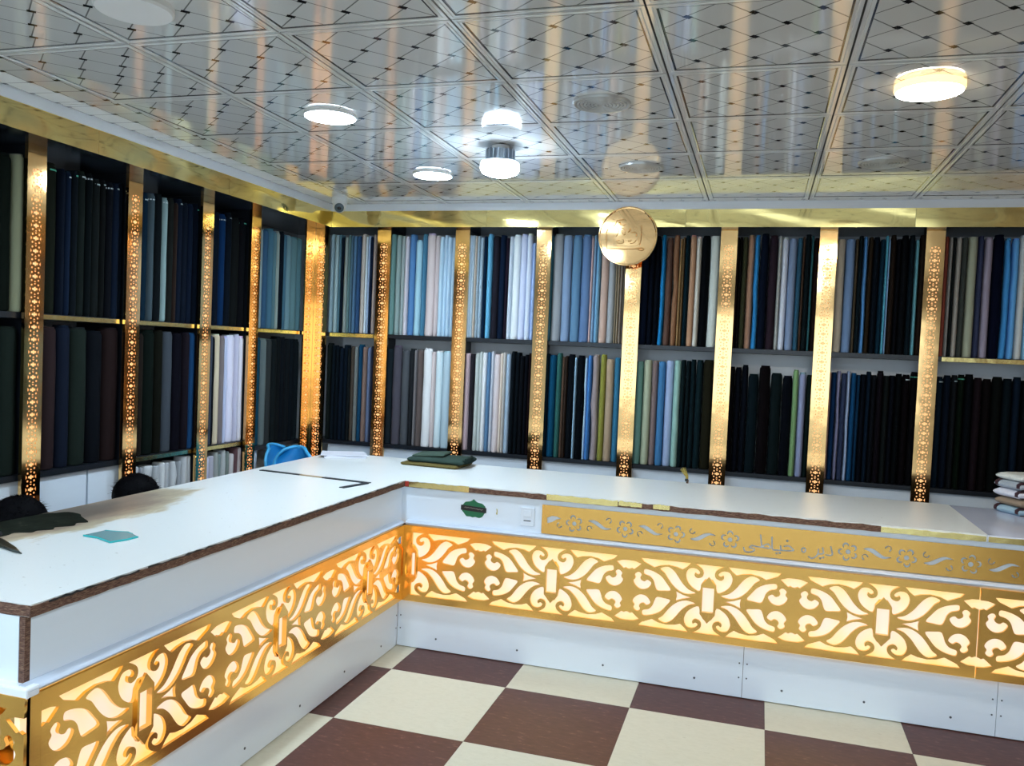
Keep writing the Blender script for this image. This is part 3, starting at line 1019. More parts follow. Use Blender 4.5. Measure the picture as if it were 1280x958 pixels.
TXT = [[[17790,7332],[17820,7210],[17851,7161],[17883,7137],[17927,7118],[18007,7106],[18063,7107],[18183,7130],[18239,7149],[18311,7194],[18358,7253],[18364,7285],[18355,7321],[18335,7349],[18311,7368],[18271,7382],[18150,7397],[18215,7443],[18439,7417],[18903,7391],[18975,7390],[19031,7401],[19048,7413],[19071,7451],[19066,7504],[19028,7586],[18983,7637],[18952,7654],[18919,7660],[18847,7645],[18768,7605],[18687,7534],[18681,7543],[18665,7645],[18608,8030],[18591,8055],[18559,8057],[18543,8044],[18537,8021],[18615,7482],[18439,7489],[18207,7517],[18183,7510],[18087,7442],[18068,7421],[18055,7397],[18062,7364],[18093,7339],[18127,7328],[18271,7307],[18291,7285],[18279,7264],[18237,7229],[18206,7213],[18111,7187],[18015,7177],[17951,7186],[17921,7199],[17902,7213],[17887,7237],[17858,7357],[17848,7374],[17823,7384],[17799,7375],[17788,7357]],[[18735,7475],[18732,7477],[18764,7509],[18807,7544],[18895,7585],[18919,7587],[18943,7577],[18983,7517],[18998,7469],[18975,7463]],[[19055,7925],[19081,7517],[19105,7407],[19154,7344],[19215,7333],[19311,7350],[19463,7350],[19823,7371],[19975,7384],[20083,7405],[20123,7445],[20128,7469],[20122,7485],[20093,7523],[19951,7637],[19911,7661],[19863,7675],[19807,7674],[19655,7632],[19639,7621],[19632,7605],[19634,7584],[19644,7570],[19671,7562],[19727,7577],[19823,7603],[19855,7603],[19879,7596],[19909,7579],[20039,7469],[19967,7456],[19823,7443],[19558,7428],[19529,7613],[19513,7631],[19495,7636],[19471,7627],[19459,7605],[19479,7425],[19407,7420],[19311,7423],[19215,7407],[19194,7408],[19172,7437],[19153,7527],[19123,7981],[19112,7998],[19096,8006],[19079,8006],[19063,7997],[19052,7973]],[[19286,7212],[19314,7184],[19359,7182],[19382,7197],[19392,7213],[19396,7237],[19391,7257],[19379,7273],[19360,7286],[19316,7285],[19295,7271],[19284,7253]],[[19422,7260],[19427,7241],[19441,7223],[19479,7210],[19503,7215],[19523,7229],[19533,7245],[19537,7271],[19532,7290],[19518,7308],[19479,7321],[19455,7315],[19435,7301],[19426,7285]],[[19733,7851],[19765,7819],[19783,7813],[19807,7816],[19828,7829],[19839,7845],[19844,7869],[19838,7892],[19807,7923],[19767,7925],[19743,7910],[19733,7893],[19729,7869]],[[20415,7485],[20434,7432],[20469,7395],[20519,7379],[20559,7383],[20591,7397],[20625,7429],[20644,7485],[20651,7525],[20648,7549],[20628,7602],[20597,7635],[20550,7652],[20503,7649],[20455,7622],[20429,7589],[20412,7533]],[[20487,7494],[20487,7541],[20500,7565],[20519,7578],[20535,7581],[20559,7573],[20576,7534],[20568,7477],[20543,7454],[20527,7451],[20507,7457]],[[20741,7211],[20847,7141],[20895,7132],[20943,7139],[21031,7178],[21080,7213],[21149,7293],[21191,7367],[21311,7383],[21391,7405],[21438,7445],[21448,7517],[21396,7717],[21385,7735],[21367,7743],[21351,7743],[21335,7733],[21326,7717],[21348,7618],[21377,7509],[21368,7477],[21351,7465],[21303,7454],[21214,7444],[21217,7637],[21206,7652],[21191,7660],[21161,7653],[21147,7629],[21145,7469],[21135,7421],[21095,7341],[21058,7293],[20999,7242],[20927,7210],[20895,7205],[20874,7208],[20775,7265],[20759,7263],[20743,7250],[20736,7229]],[[21229,7195],[21257,7167],[21279,7162],[21303,7165],[21326,7181],[21335,7197],[21335,7238],[21322,7256],[21303,7269],[21279,7272],[21255,7266],[21228,7237],[21224,7213]],[[21349,7243],[21361,7223],[21381,7211],[21423,7211],[21440,7221],[21455,7240],[21460,7261],[21455,7285],[21427,7313],[21407,7318],[21383,7314],[21361,7301],[21350,7285],[21345,7261]],[[21495,7381],[21519,7363],[21695,7358],[21775,7377],[21815,7407],[21831,7445],[21832,7501],[21821,7565],[21750,7813],[21735,7831],[21711,7836],[21687,7821],[21680,7797],[21751,7549],[21760,7493],[21757,7453],[21731,7437],[21695,7430],[21519,7433],[21493,7413]]]
def area(l):
    return abs(sum(a[0] * b[1] - b[0] * a[1] for a, b in zip(l, l[1:] + l[:1])) / 2)
for l in TXT:
    loops.append([(x / 1e4, z / 1e4) for x, z in l])
plate = obj('lettered_gold_plate', cut_sheet('lettered_gold_plate', loops, .004), 'brushed', cb, (0, -.008, 0))
plate['label'] = 'gold plate cut through with flowers, leaves and Arabic-script lettering'
obj('plate_spacer', box(PX0 + .05, PX1 - .05, -.008, 0, PZ0 + .004, PZ0 + .012), 'screw', cb)
# sticker, paint mark and socket on the apron
st = [(.345, .772), (.352, .765), (.360, .755), (.372, .744), (.390, .745), (.405, .741), (.420, .745), (.440, .741), (.458, .748), (.468, .764), (.474, .775), (.474, .800), (.468, .808), (.455, .818), (.430, .822), (.415, .832), (.408, .838), (.400, .831), (.385, .824), (.362, .820), (.352, .808), (.345, .800)]
o = obj('sticker', cut_sheet('sticker', [catmull(st, 2)], .0012), 'green', cb, (0, 0, 0))
o['label'] = 'small green scalloped sticker with a black banner'
bn = obj('banner', cut_sheet('banner', [[(.338, .776), (.480, .770), (.480, .797), (.338, .803)]], .001), 'banner', o, (0, -.0013, 0))
sq = bmesh.new()
for l in ([(.358, .790), (.366, .794), (.372, .788), (.378, .794), (.386, .789)], [(.390, .789), (.396, .793), (.402, .787), (.410, .792), (.416, .786)], [(.420, .787), (.428, .790), (.434, .783), (.444, .789), (.452, .783), (.460, .788)]):
    tube([(x, -.0026, z) for x, z in l], .0011, 5, sq)
obj('script', sq, 'script', o)
obj('paint_mark', cut_sheet('paint_mark', [catmull([(.534, .800), (.540, .795), (.5405, .780), (.540, .768), (.533, .772), (.536, .785)], 2)], .0008), 'yellow', cb)
so = obj('socket', box(.668, .742, -.008, 0, .728, .822, .002), 'socket', cb)
obj('socket_slot', box(.686, .724, -.0092, -.007, .752, .757), 'screw', so)
obj('socket_key', box(.684, .726, -.0105, -.007, .775, .808, .0015), 'socket', so)

# left leg (faces +x); local x runs along +y
cl = thing('shop_counter', 'white left counter with open end and backlit cut-gold band', 'counter', (0, -2.40, 0), PI / 2)
counter_common(cl, 0, 2.40, [], -.034, 2.40 - .040)
for yc in (-.455, -1.231, -2.007):
    hang_motif(cl, motif_me, yc + 2.40)
obj('filler_strip', box(2.40 - .067 + .0, 2.40 - .037, -BOFF, -BOFF + .005, ZB - HH, ZB + HH), 'brushed', cl)
obj('corner_board', box(-.018, 0, -.0, .018, .672, .8705), 'particle', cl)
# end face of the left leg, seen as a sliver at the left frame edge
obj('end_panel', box(-.018, 0, .02, .84, .672, .8705), 'white', cl)
obj('end_base_panel', box(-.018, 0, .0, .84, .004, .252), 'white', cl)
obj('end_backing', box(-.012, .01, .02, .84, .258, .67), 'gold', cl)
obj('cut_gold_panel', box(-.036, .006, -BOFF, -BOFF + .005, ZB - HH, ZB + HH), 'brushed', cl)
em_ = obj('cut_gold_panel', motif_me, 'brushed', cl, (-.036, UW - .034, ZB), (0, 0, -PI / 2))
obj('end_molding', box(-.045, 0, -.037, .84, .664, .694, .006), 'white_trim', cl)
obj('rear_panel', box(.02, 3.15, .80, .82, .06, .87), 'rear_board', cl)
obj('corner_post', box(-.036, -.030, -.036, -.030, ZB - HH, ZB + HH), 'brushed', cl)

# worktop: one L-shaped laminated board
FE = -.014
poly = [(-FE * 1, -2.415), (-FE, FE), (2.815, FE), (2.815, .80), (-.862, .80), (-.862, -2.415)]
bm = prism(poly, WT - .034, WT)
wt = tag(obj('worktop', bm, 'laminate'), 'worn off-white L-shaped laminate worktop with chipped brown edges', 'worktop')
# raw chipboard edge strips, slightly proud and uneven
def ragged(x0, x1, seed, z0, z1, dep=.004, n=60):
    rnd = random.Random(seed)
    top, bot = [], []
    for i in range(n + 1):
        x = x0 + (x1 - x0) * i / n
        top.append((x, z1 - rnd.random() * .006))
        bot.append((x, z0 + rnd.random() * .003))
    return cut_sheet('edge_strip', [bot + top[::-1]], dep)
obj('edge_strip', ragged(.016, 2.38, 3, WT - .0335, WT - .002), 'particle', wt, (0, FE, 0))
obj('edge_strip', ragged(-2.4195, -.02, 4, WT - .0335, WT - .002), 'particle', wt, (-FE, 0, 0), (0, 0, PI / 2))
obj('edge_strip', ragged(-.86, .0135, 5, WT - .0335, WT - .002, n=24), 'particle', wt, (0, -2.415, 0))
obj('edge_strip', ragged(2.38, 2.81, 15, WT - .0335, WT - .004, n=16), 'tape', wt, (0, FE, 0))
for k, (a, b) in enumerate(((.045, .385), (.805, 1.17), (1.175, 1.29), (1.345, 1.425))):
    o = obj('gold_edge_tape', ragged(a, b, 20 + k, WT - .032 if k < 2 else WT - .026, WT + .001, .0022, 14), 'tape', wt, (0, FE - .0045, 0))
obj('red_tape', ragged(.022, .043, 31, WT - .03, WT, .002, 3), 'red', wt, (0, FE - .0045, 0))
for k, (a, b) in enumerate(((-2.36, -2.02), (-1.98, -1.60), (-1.57, -1.22), (-1.15, -.86), (-.80, -.42), (-.36, -.10))):
    obj('chipped_rim', ragged(a, b, 50 + k, WT - .008, WT + .0012, .0022, 18), 'black', wt, (-FE + .0041, 0, 0), (0, 0, PI / 2))
# laminate peeled off along the rear left edge
pp = [(-.858, -1.95), (-.70, -1.93), (-.675, -1.86), (-.685, -1.82), (-.64, -1.79), (-.645, -1.76), (-.615, -1.72), (-.635, -1.69), (-.60, -1.64), (-.625, -1.60), (-.60, -1.57), (-.655, -1.53), (-.70, -1.50), (-.735, -1.47), (-.80, -1.46), (-.83, -1.50), (-.858, -1.56)]
o = obj('bare_patch', prism(catmull(pp, 3), WT - .001, WT + .0015), 'patch', wt)
o['label'] = 'dark green patch where the laminate has worn away'
w2 = tag(obj('worktop', box(2.8165, 3.64, FE, .80, WT - .034, WT - .002, .002), 'white_top'), 'glossy white worktop section at the right end of the back counter, under the folded cloths', 'worktop')
obj('edge_strip', ragged(2.82, 3.63, 16, WT - .0335, WT - .006, n=24), 'tape', w2, (0, FE, 0))

# ================================================================== THINGS ON THE WORKTOP
# L-shaped black-taped square
rg = thing('set_square', 'thin black L-shaped set square with tan middle, lying flat on left worktop', 'ruler', (-.10, -.24, WT))
A, B, Cn = Vector((-.80, -.118)), Vector((-.10, -.20)), Vector((-.155, -.40))
def bar(p, q, w, z1, name, m):
    dv = (q - p).normalized()
    nn = Vector((-dv.y, dv.x)) * w / 2
    pts = [p - nn, q - nn, q + nn, p + nn]
    o = obj(name, prism([(x + .10, y + .24) for x, y in pts], .0003, z1), m, rg)
    return o
bar(A, A.lerp(B, .38), .028, .004, 'blade', 'black')
bar(A.lerp(B, .381), A.lerp(B, .589), .022, .004, 'bare_middle', 'tan')
bar(A.lerp(B, .59), B, .030, .004, 'blade', 'black')
bar(B + Vector((-.010, -.0165)), Cn, .032, .004, 'short_arm', 'black')
# broken glass piece
gl = thing('glass_shard', 'small broken piece of teal-edged glass on left worktop', 'glass', (-.36, -1.71, WT + .0003))
gp = [(-.085, -.045), (-.02, -.05), (.065, -.085), (.085, -.03), (.09, .02), (.045, .045), (.01, .062), (-.03, .05), (-.075, .045)]
obj('pane', prism(gp, 0, .005), 'glass', gl)
for k in range(len(gp)):
    a, b = Vector((*gp[k], .003)), Vector((*gp[(k + 1) % len(gp)], .003))
    if k not in (4, 8):
        obj('bright_edge', tube([a, b], .0034, 6), 'glass_edge', gl)
# scissors: pointed blade tips reach in from the left frame edge
sc = thing('scissors', 'dark steel scissors with pointed blades lying at the left end of the worktop', 'scissors', (-.60, -1.965, WT))
dirv = math.atan2(-.07, .17)
def blade(off, tilt, z):
    bm = prism([(-.06, -.012), (.06, -.015), (.14, -.008), (.19, 0), (.12, .010), (.0, .014), (-.06, .012)], z, z + .004)
    return obj('blade', bm, 'steel', sc, (0, off, 0), (0, 0, dirv + tilt))
blade(0, .02, .001)
blade(.012, -.06, .0052)
for s in (-1, 1):
    hp = [(-.13 + .035 * math.cos(k * PI / 6), s * .03 + .024 * math.sin(k * PI / 6), .008) for k in range(13)]
    obj('handle', tube(hp, .0055, 8), 'black', sc, (0, 0, 0), (0, 0, dirv))
    obj('shank', tube([(-.055, 0, .0075), (-.10, s * .022, .0085)], .006, 8), 'steel', sc, (0, 0, 0), (0, 0, dirv))
# papers
pa = thing('paper_stack', 'low stack of white paper at the rear corner of the worktop', 'paper', (-.70, .66, WT + .0006), .55, None)
for k, (dx, dy, rr_, h) in enumerate(((0, 0, 0, .010), (.01, .008, .05, .006), (-.015, .0, -.09, .004))):
    z = sum((.010, .006, .004)[:k]) + .0002 * k
    obj('paper_sheaf', box(-.13 + dx, .13 + dx, -.10 + dy, .10 + dy, z, z + h, .001), 'paper', pa, (0, 0, 0), (0, 0, rr_))
# folded cloth with rolled end
def folded(bw, bd, h, n=5, seed=1):
    """folded cloth: slumped rounded slab with layered front."""
    rnd = random.Random(seed)
    bm = box(-bw / 2, bw / 2, -bd / 2, bd / 2, 0, h)
    bmesh.ops.subdivide_edges(bm, edges=list(bm.edges), cuts=7, use_grid_fill=True)
    for v in bm.verts:
        x, y, z = v.co
        ex, ey = abs(x) / (bw / 2), abs(y) / (bd / 2)
        tz = z / h
        rx = 1 - .5 * h / (bw / 2) * (2 * tz - 1) ** 2 * (ex > .9)
        ry = 1 - .5 * h / (bd / 2) * (2 * tz - 1) ** 2 * (ey > .9)
        v.co = (x * rx, y * ry, z * (1 - .12 * max(ex, ey) ** 4) + (.05 * h * math.sin(x * 21 + seed) * math.cos(y * 17 + seed) if tz > .9 else 0))
    return bm
fc = thing('folded_cloth', 'folded dark green cloth on the rear worktop, nearest the paper stack', 'cloth', (-.03, .655, WT + .022), -.02)
o = smooth(obj('fold', folded(.36, .25, .034, seed=3), 'cloth', fc), 70)
o.color = (*lin('#36463f'), 1)
o = smooth(obj('fold', folded(.20, .20, .018, seed=5), 'cloth', fc, (-.07, .01, .032), (0, -.05, .12)), 70)
o.color = (*lin('#44544a'), 1)
for k in range(3):
    o = smooth(obj('rolled_end', tube([(.165 + .012 * k, -.11 + .01 * k, .012 + .010 * k), (.185, 0, .014 + .010 * k), (.172 - .01 * k, .11, .012 + .008 * k)], [.009, .012, .009], 10), 'cloth', fc), 60)
    o.color = (*lin('#22302c'), 1)
oc = thing('folded_cloth', 'olive-brown folded cloth lying underneath the dark green folded cloth', 'cloth', (-.06, .64, WT + .0008), -.05)
o = smooth(obj('fold', folded(.37, .25, .022, seed=8), 'cloth', oc), 70)
o.color = (*lin('#6b5f38'), 1)
# stack of folded cloths at the right end
ang = math.atan2(.88, .47)
cols = [('#a2bccb', 1, 'light blue folded cloth with maroon end bands, bottom of the right-hand stack'),
        ('#9a8672', 0, 'plain brown folded cloth, second from bottom of the right-hand stack'),
        ('#dcdce6', 2, 'white folded cloth with one maroon band, middle of the right-hand stack'),
        ('#aab2ba', 1, 'grey folded cloth with maroon end bands, second from top of the right-hand stack'),
        ('#dfe1da', 0, 'plain off-white folded cloth lying on top of the right-hand stack')]
z = WT - .002
for k, (c, bd_, lab) in enumerate(cols):
    hh = .043 if k < 4 else .036
    t_ = thing('folded_cloth', lab, 'cloth', (3.205 + .006 * math.sin(k * 2), .745 + (.01 if k == 4 else 0), z), math.atan2(.47, .88) + .02 * math.sin(k * 3), 'stacked folded cloths at the right end of the counter')
    o = smooth(obj('fold', folded(.34, .175, hh - .001, seed=k), 'cloth', t_), 70)
    o.color = (*lin(c), 1)
    if bd_ == 1:
        ys = (-.068, .072)
    elif bd_ == 2:
        ys = (-.068,)
    else:
        ys = ()
    for y in ys:
        pts = []
        for q in range(17):
            a = 2 * PI * q / 16
            ca, sa = math.cos(a), math.sin(a)
            e_ = 6
            f = (abs(ca) ** e_ + abs(sa) ** e_) ** (-1 / e_)
            pts.append((.171 * f * ca, .5 * hh + (.5 * hh - .0006) * f * sa * 1.02))
        bm = bmesh.new()
        r1 = [bm.verts.new((x, y - .010, zz)) for x, zz in pts[:-1]]
        r2 = [bm.verts.new((x, y + .010, zz)) for x, zz in pts[:-1]]
        for q in range(16):
            bm.faces.new((r1[q], r1[(q + 1) % 16], r2[(q + 1) % 16], r2[q]))
        bm.faces.new(r1[::-1])
        bm.faces.new(r2)
        bmesh.ops.recalc_face_normals(bm, faces=bm.faces)
        obj('band', bm, 'maroon', t_)
    z += hh
# small straw brush at the rear edge
sb = thing('straw_brush', 'small dried straw brush at the rear edge of the back worktop', 'brush', (1.425, .765, WT))
bm = bmesh.new()
for k in range(16):
    a = random.random() * 6
    sx = random.uniform(-.02, .02)
    tube([(.018 + sx * .2, .0, .004), (.012 + sx * .5, sx * .4, .04), (-.015 + sx, sx, .078 + .012 * random.random())], [.0022, .002, .001], 5, bm)
obj('straw', bm, 'straw', sb)['kind'] = 'stuff'
obj('binding', cyl(.010, .009, .012, .026, 12), 'black', sb, (.014, 0, 0))
obj('handle', tube([(.018, 0, .0), (.020, 0, .02)], .007, 8), 'wood', sb)

# ================================================================== BLUE CHAIRS behind the left counter
def chair_parts(root, top):
    """moulded plastic chair facing +x locally; back at x=-.22."""
    bm = bmesh.new()
    nx, nz = 12, 12
    def P3(i, j, off):
        u, v_ = i / nx * 2 - 1, j / nz
        z = .46 + (top - .46) * v_
        w = .150 * (1 - .08 * v_ - .38 * max(0, (v_ - .72) / .28) ** 3)
        y = u * w
        x = -.20 - .075 * v_ + .055 * u * u + off
        return (x, y, z - .05 * max(0, v_ - .6) * abs(u) ** 2.5)
    f = [[bm.verts.new(P3(i, j, 0)) for j in range(nz + 1)] for i in range(nx + 1)]
    b = [[bm.verts.new(P3(i, j, -.012)) for j in range(nz + 1)] for i in range(nx + 1)]
    for i in range(nx):
        for j in range(nz):
            if 5 <= i <= 6 and 3 <= j <= 7:
                continue                                    # hand slot
            bm.faces.new((f[i][j], f[i + 1][j], f[i + 1][j + 1], f[i][j + 1]))
            bm.faces.new((b[i][j], b[i][j + 1], b[i + 1][j + 1], b[i + 1][j]))
    # outer rim as a rounded lip
    rim = [P3(0, j, -.006) for j in range(nz + 1)] + [P3(i, nz, -.006) for i in range(1, nx + 1)] + [P3(nx, j, -.006) for j in range(nz - 1, -1, -1)]
    smooth(obj('rim', tube(rim, .011, 8), 'blue_edge', root), 50)
    slot = [P3(5, 3, -.006), P3(7, 3, -.006), P3(7, 8, -.006), P3(5, 8, -.006), P3(5, 3, -.006)]
    tube(slot, .008, 8, bm)
    smooth(obj('backrest', bm, 'blue', root), 50)
    bm = box(-.21, .20, -.175, .175, .425, .455, .012)
    smooth(obj('seat', bm, 'blue', root), 50)
    for sx, sy in ((-1, -1), (-1, 1), (1, -1), (1, 1)):
        obj('leg', tube([(sx * .17, sy * .15, .43), (sx * .20, sy * .175, 0)], [.022, .016], 8), 'blue', root)
    for s in (-1, 1):
        obj('armrest', tube(catmull([(-.235, s * .165, .66), (-.10, s * .18, .65), (.08, s * .185, .64), (.14, s * .18, .61), (.17, s * .17, .44)], 4, False), .016, 8), 'blue', root)
c1 = thing('plastic_chair', 'blue moulded plastic chair behind left counter, its back in front of the other blue chair', 'chair', (-1.02, .365, 0), -PI / 2 - .02)
chair_parts(c1, .945)
c2 = thing('plastic_chair', 'blue moulded plastic chair behind left counter, half hidden by the other blue chair', 'chair', (-1.105, .865, 0), -.05)
chair_parts(c2, .912)

# ================================================================== PEOPLE behind the left counter
def person(root, headtop, seed):
    """seated, bent forward over their work; only the hair shows above the worktop."""
    hz = headtop - .105
    bm = bmesh.new()
    sk = bm.verts.layers.skin.verify()
    def V(p, r):
        v = bm.verts.new(p)
        v[sk].radius = (r, r)
        return v
    pel = V((-.10, 0, .36), .135)
    wai = V((-.07, 0, .47), .125)
    che = V((.0, 0, .60), .135)
    nec0 = V((.05, 0, .69), .075)
    nec = V((.085, 0, hz - .07), .052)
    for a, b in ((pel, wai), (wai, che), (che, nec0), (nec0, nec)):
        bm.edges.new((a, b))
    for s in (-1, 1):
        sh_ = V((.02, s * .165, .64), .062)
        el = V((.10, s * .23, .45), .043)
        wr = V((.27, s * .11, .43), .029)
        hip = V((-.02, s * .10, .345), .088)
        kn = V((.27, s * .15, .36), .062)
        an = V((.21, s * .14, .075), .042)
        to = V((.33, s * .15, .045), .034)
        for a, b in ((che, sh_), (sh_, el), (el, wr), (pel, hip), (hip, kn), (kn, an), (an, to)):
            bm.edges.new((a, b))
    me = bpy.data.meshes.new('body')
    bm.to_mesh(me)
    bm.free()
    o = bpy.data.objects.new('body', me)
    C.objects.link(o)
    md_ = o.modifiers.new('skin', 'SKIN')
    me.skin_vertices[0].data[0].use_root = True
    o.modifiers.new('sub', 'SUBSURF').levels = 1
    dg = bpy.context.evaluated_depsgraph_get()
    m2 = bpy.data.meshes.new_from_object(o.evaluated_get(dg))
    bpy.data.objects.remove(o)
    bm = bmesh.new()
    bm.from_mesh(m2)
    # head, bowed forward: skull, jaw, nose, ears
    def ball(c, s, n=16):
        g = bmesh.ops.create_uvsphere(bm, u_segments=n, v_segments=n // 2 + 2, radius=1)['verts']
        for v in g:
            v.co = Vector((c[0] + v.co.x * s[0], c[1] + v.co.y * s[1], c[2] + v.co.z * s[2]))
    ball((.11, 0, hz), (.098, .076, .098), 20)
    ball((.165, 0, hz - .055), (.055, .055, .06))
    ball((.213, 0, hz - .045), (.018, .014, .022), 8)
    ball((.205, 0, hz - .082), (.014, .024, .008), 8)
    for s in (-1, 1):
        ball((.105, s * .079, hz - .03), (.018, .010, .028), 8)
        ball((.27 + .03, s * .085, .425), (.045, .035, .020), 10)
        for q in range(4):
            tube([(.325, s * (.115 - .019 * q), .428), (.355 + .006 * (q in (1, 2)), s * (.113 - .018 * q), .424), (.375 + .008 * (q in (1, 2)), s * (.112 - .017 * q), .408)], [.0095, .0085, .007], 6, bm)
        tube([(.285, s * .055, .428), (.315, s * .035, .425), (.34, s * .035, .418)], [.011, .0095, .008], 6, bm)
    ob = obj('body', bm, 'skin', root)
    rm = ob.modifiers.new('merge', 'REMESH')
    rm.mode = 'VOXEL'
    rm.voxel_size = .007
    dg = bpy.context.evaluated_depsgraph_get()
    m3 = bpy.data.meshes.new_from_object(ob.evaluated_get(dg))
    ob.modifiers.clear()
    ob.data = m3
    m3.polygons.foreach_set('use_smooth', [True] * len(m3.polygons))
    m3.materials.clear()
    m3.materials.append(M['skin'])
    m3.materials.append(M['garment'])
    for p in m3.polygons:
        c = p.center
        hand = c.x > .255 and c.z > .39 and c.z < .47
        p.material_index = 0 if (c.z > hz - .12 and c.x > .03 and abs(c.y) < .1) or hand else 1
    # eyes
    for s in (-1, 1):
        obj('eye', bmesh_ball((.188, s * .03, hz - .022), .011), 'hair', root)
    # hair: thick cap with loose tufts
    rnd = random.Random(seed)
    bm = bmesh.new()
    g = bmesh.ops.create_uvsphere(bm, u_segments=28, v_segments=18, radius=1)['verts']
    for v in g:
        c = v.co.copy()
        lump = 1 + .035 * math.sin(c.x * 7 + seed) * math.cos(c.y * 6) + .02 * rnd.random()
        z = c.z if c.z > -.35 else -.35
        v.co = Vector((.095 + c.x * .120 * lump, c.y * .100 * lump, hz + .004 + z * .108 * lump))
    for k in range(1100):
        th, ph = rnd.random() * 2 * PI, rnd.random() * 1.35
        n_ = Vector((math.sin(ph) * math.cos(th), math.sin(ph) * math.sin(th), math.cos(ph)))
        base = Vector((.095 + n_.x * .116, n_.y * .097, hz + .004 + n_.z * .104))
        tg = Vector((rnd.uniform(-1, 1), rnd.uniform(-1, 1), rnd.uniform(-.3, .3)))
        tip = base + n_ * rnd.uniform(.001, .008) + tg * rnd.uniform(.015, .034)
        sd = n_.cross(tg).normalized() * .0022
        vs = [bm.verts.new(p) for p in (base - sd, base + sd, tip)]
        bm.faces.new(vs)
    hr = obj('hair', bm, 'hair', root)
    hr.data.polygons.foreach_set('use_smooth', [True] * len(hr.data.polygons))
def bmesh_ball(c, r):
    bm = bmesh.new()
    g = bmesh.ops.create_uvsphere(bm, u_segments=10, v_segments=8, radius=r)['verts']
    for v in g:
        v.co += Vector(c)
    return bm
def stool(x, y, lab):
    s = thing('wooden_stool', lab, 'stool', (x, y, 0))
    smooth(obj('seat', cyl(.14, .14, .225, .25, 24), 'wood', s), 40)
    for k in range(3):
        a = k * 2 * PI / 3
        obj('leg', tube([(.09 * math.cos(a), .09 * math.sin(a), .226), (.12 * math.cos(a), .12 * math.sin(a), 0)], .014, 8), 'wood', s)
PB = [(-1.13, -.70, .925, 1.25), (-1.08, -1.44, .935, 1.15)]
p1 = thing('person', 'person with thick black hair, head bowed behind left counter in front of white bundles', 'person', (PB[0][0], PB[0][1] - .095, 0), PI / 2)
person(p1, PB[0][2], 1)
p2 = thing('person', 'person with fluffy black hair, head bowed behind worktop at left edge of view', 'person', (PB[1][0], PB[1][1] - .095, 0), PI / 2)
person(p2, PB[1][2], 5)
stool(PB[0][0], PB[0][1] - .095 - .10, 'low wooden stool under the person in front of the white bundles')
stool(PB[1][0], PB[1][1] - .095 - .10, 'low wooden stool under the person at the left edge of view')

# ================================================================== CEILING FITTINGS
def panel_light(x, y, m, lab, rim='plastic', th=.45):
    t_ = thing('ceiling_light', lab, 'ceiling light', (x, y, CEIL))
    smooth(obj('rim', lathe([(.111, -.026 * th), (.117, -.018 * th), (.117, .004), (.111, .004), (.111, -.026 * th)], 40), rim, t_), 40)
    smooth(obj('diffuser', lathe([(0, -.031 * th), (.06, -.0305 * th), (.1105, -.027 * th), (.1105, -.002), (0, -.002)], 40), m, t_), 40)
panel_light(-.075, -.781, 'led_cold', 'round lit ceiling light, cold white, left of the hanging bulb and nearer camera')
panel_light(-.082, .447, 'led_cold', 'round lit ceiling light, cold white, nearest the back wall')
panel_light(2.340, -.831, 'led_warm', 'round lit ceiling light with warm yellow rim, on the right', 'led_rim', .9)
panel_light(-.08, -3.20, 'led_cold', 'added unseen ceiling light, cold white, behind the viewpoint on the left')  # unseen lamp, added to help light the room
panel_light(-.08, -4.40, 'led_cold', 'added unseen ceiling light, cold white, near the assumed shop front on the left')  # another lamp out of view, added for its light
panel_light(2.34, -4.40, 'led_cold', 'added unseen ceiling light, cold white, near the assumed shop front on the right')  # added lamp, unseen, for more light from the front
panel_light(2.34, -3.20, 'led_cold', 'added unseen ceiling light, cold white, behind the viewpoint on the right')  # added out of view as extra room light
panel_light(-.085, -1.985, 'led_off', 'round unlit white ceiling light at the upper left edge of view', 'plastic', .8)

hb = thing('light_bulb', 'large lit bulb with finned metal heat sink, under the ceiling', 'light bulb', (.525, -.16, CEIL))
smooth(obj('lamp_holder', lathe([(0, -.002), (.045, -.002), (.045, -.012), (.03, -.022), (0, -.022)], 24), 'plastic', hb), 40)
obj('core', cyl(.045, .045, -.085, -.02, 20), 'alu', hb)
for k in range(18):
    a = 2 * PI * k / 18
    o = obj('fin', box(.040, .074, -.002, .002, -.084, -.022), 'alu', hb, (0, 0, 0), (0, 0, a))
smooth(obj('light_shield', lathe([(0, -.0845), (.094, -.0845), (.096, -.082), (.094, -.079), (0, -.079)], 32), 'alu', hb), 40)  # added disc that keeps lens light off the fins and ceiling
smooth(obj('lens', lathe([(0, -.150), (.06, -.147), (.088, -.135), (.098, -.115), (.096, -.092), (.088, -.0855), (0, -.0855)], 32), 'led_bulb', hb), 60)

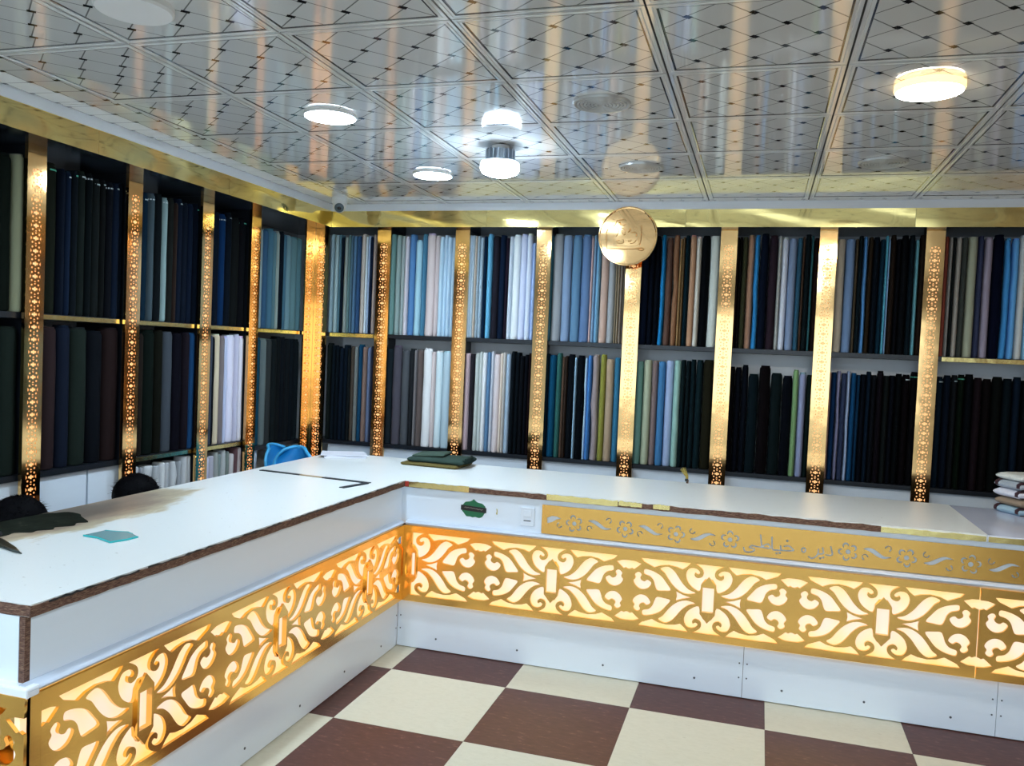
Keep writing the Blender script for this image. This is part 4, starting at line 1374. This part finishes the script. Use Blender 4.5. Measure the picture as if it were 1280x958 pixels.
def vent(x, y, lab):
    t_ = thing('ceiling_speaker', lab, 'speaker', (x, y, CEIL), 0, 'round perforated ceiling speakers')
    obj('backing', lathe([(0, -.006), (.102, -.006), (.104, .002), (0, .002)], 40), 'vent_dark', t_)
    bm = lathe([(.102, -.004), (.108, -.010), (.115, -.009), (.117, .001), (.104, .001)], 48)
    smooth(obj('rim', bm, 'vent', t_), 50)
    for k in range(7):
        r = .010 + k * .0142
        smooth(obj('grille_ring', lathe([(r - .0052, -.0055), (r - .0035, -.0095), (r + .0035, -.0095), (r + .0052, -.0055)], 36), 'vent', t_), 50)
    bm = bmesh.new()
    for k in range(8):
        a = k * PI / 4
        tube([(.008 * math.cos(a), .008 * math.sin(a), -.008), (.102 * math.cos(a), .102 * math.sin(a), -.008)], .002, 5, bm)
    o = obj('spokes', bm, 'vent', t_)
    o['kind'] = 'stuff'
vent(1.147, -.788, 'round perforated ceiling speaker between the hanging bulb and the camera side')
vent(1.144, .372, 'round perforated ceiling speaker nearest in front of the gold medallion')
vent(2.342, .375, 'round perforated ceiling speaker on the right, beyond the warm ceiling light')

cc = thing('security_camera', 'white dome security camera under the ceiling in the room corner', 'camera', (-1.055, 1.13, CEIL))
smooth(obj('base', lathe([(0, .0), (.052, .0), (.054, -.03), (.050, -.040), (0, -.040)], 32), 'plastic', cc), 40)
bm = bmesh.new()
g = bmesh.ops.create_uvsphere(bm, u_segments=24, v_segments=16, radius=.046)['verts']
smooth(obj('ball', bm, 'plastic', cc, (0, 0, -.058)), 80)
fw = Vector((.42, -.78, -.46)).normalized()
q = fw.to_track_quat('Z', 'Y').to_euler()
smooth(obj('front_window', lathe([(0, .049), (.022, .047), (.031, .040), (.033, .030), (0, .030)], 28), 'greyglass', cc, (0, 0, -.058), q), 60)
smooth(obj('lens', lathe([(0, .056), (.009, .055), (.013, .050), (.013, .045), (0, .045)], 20), 'lens', cc, (0, 0, -.058), q), 60)
obj('bracket', box(.046, .056, -.012, .012, -.052, -.004, .002), 'plastic', cc)
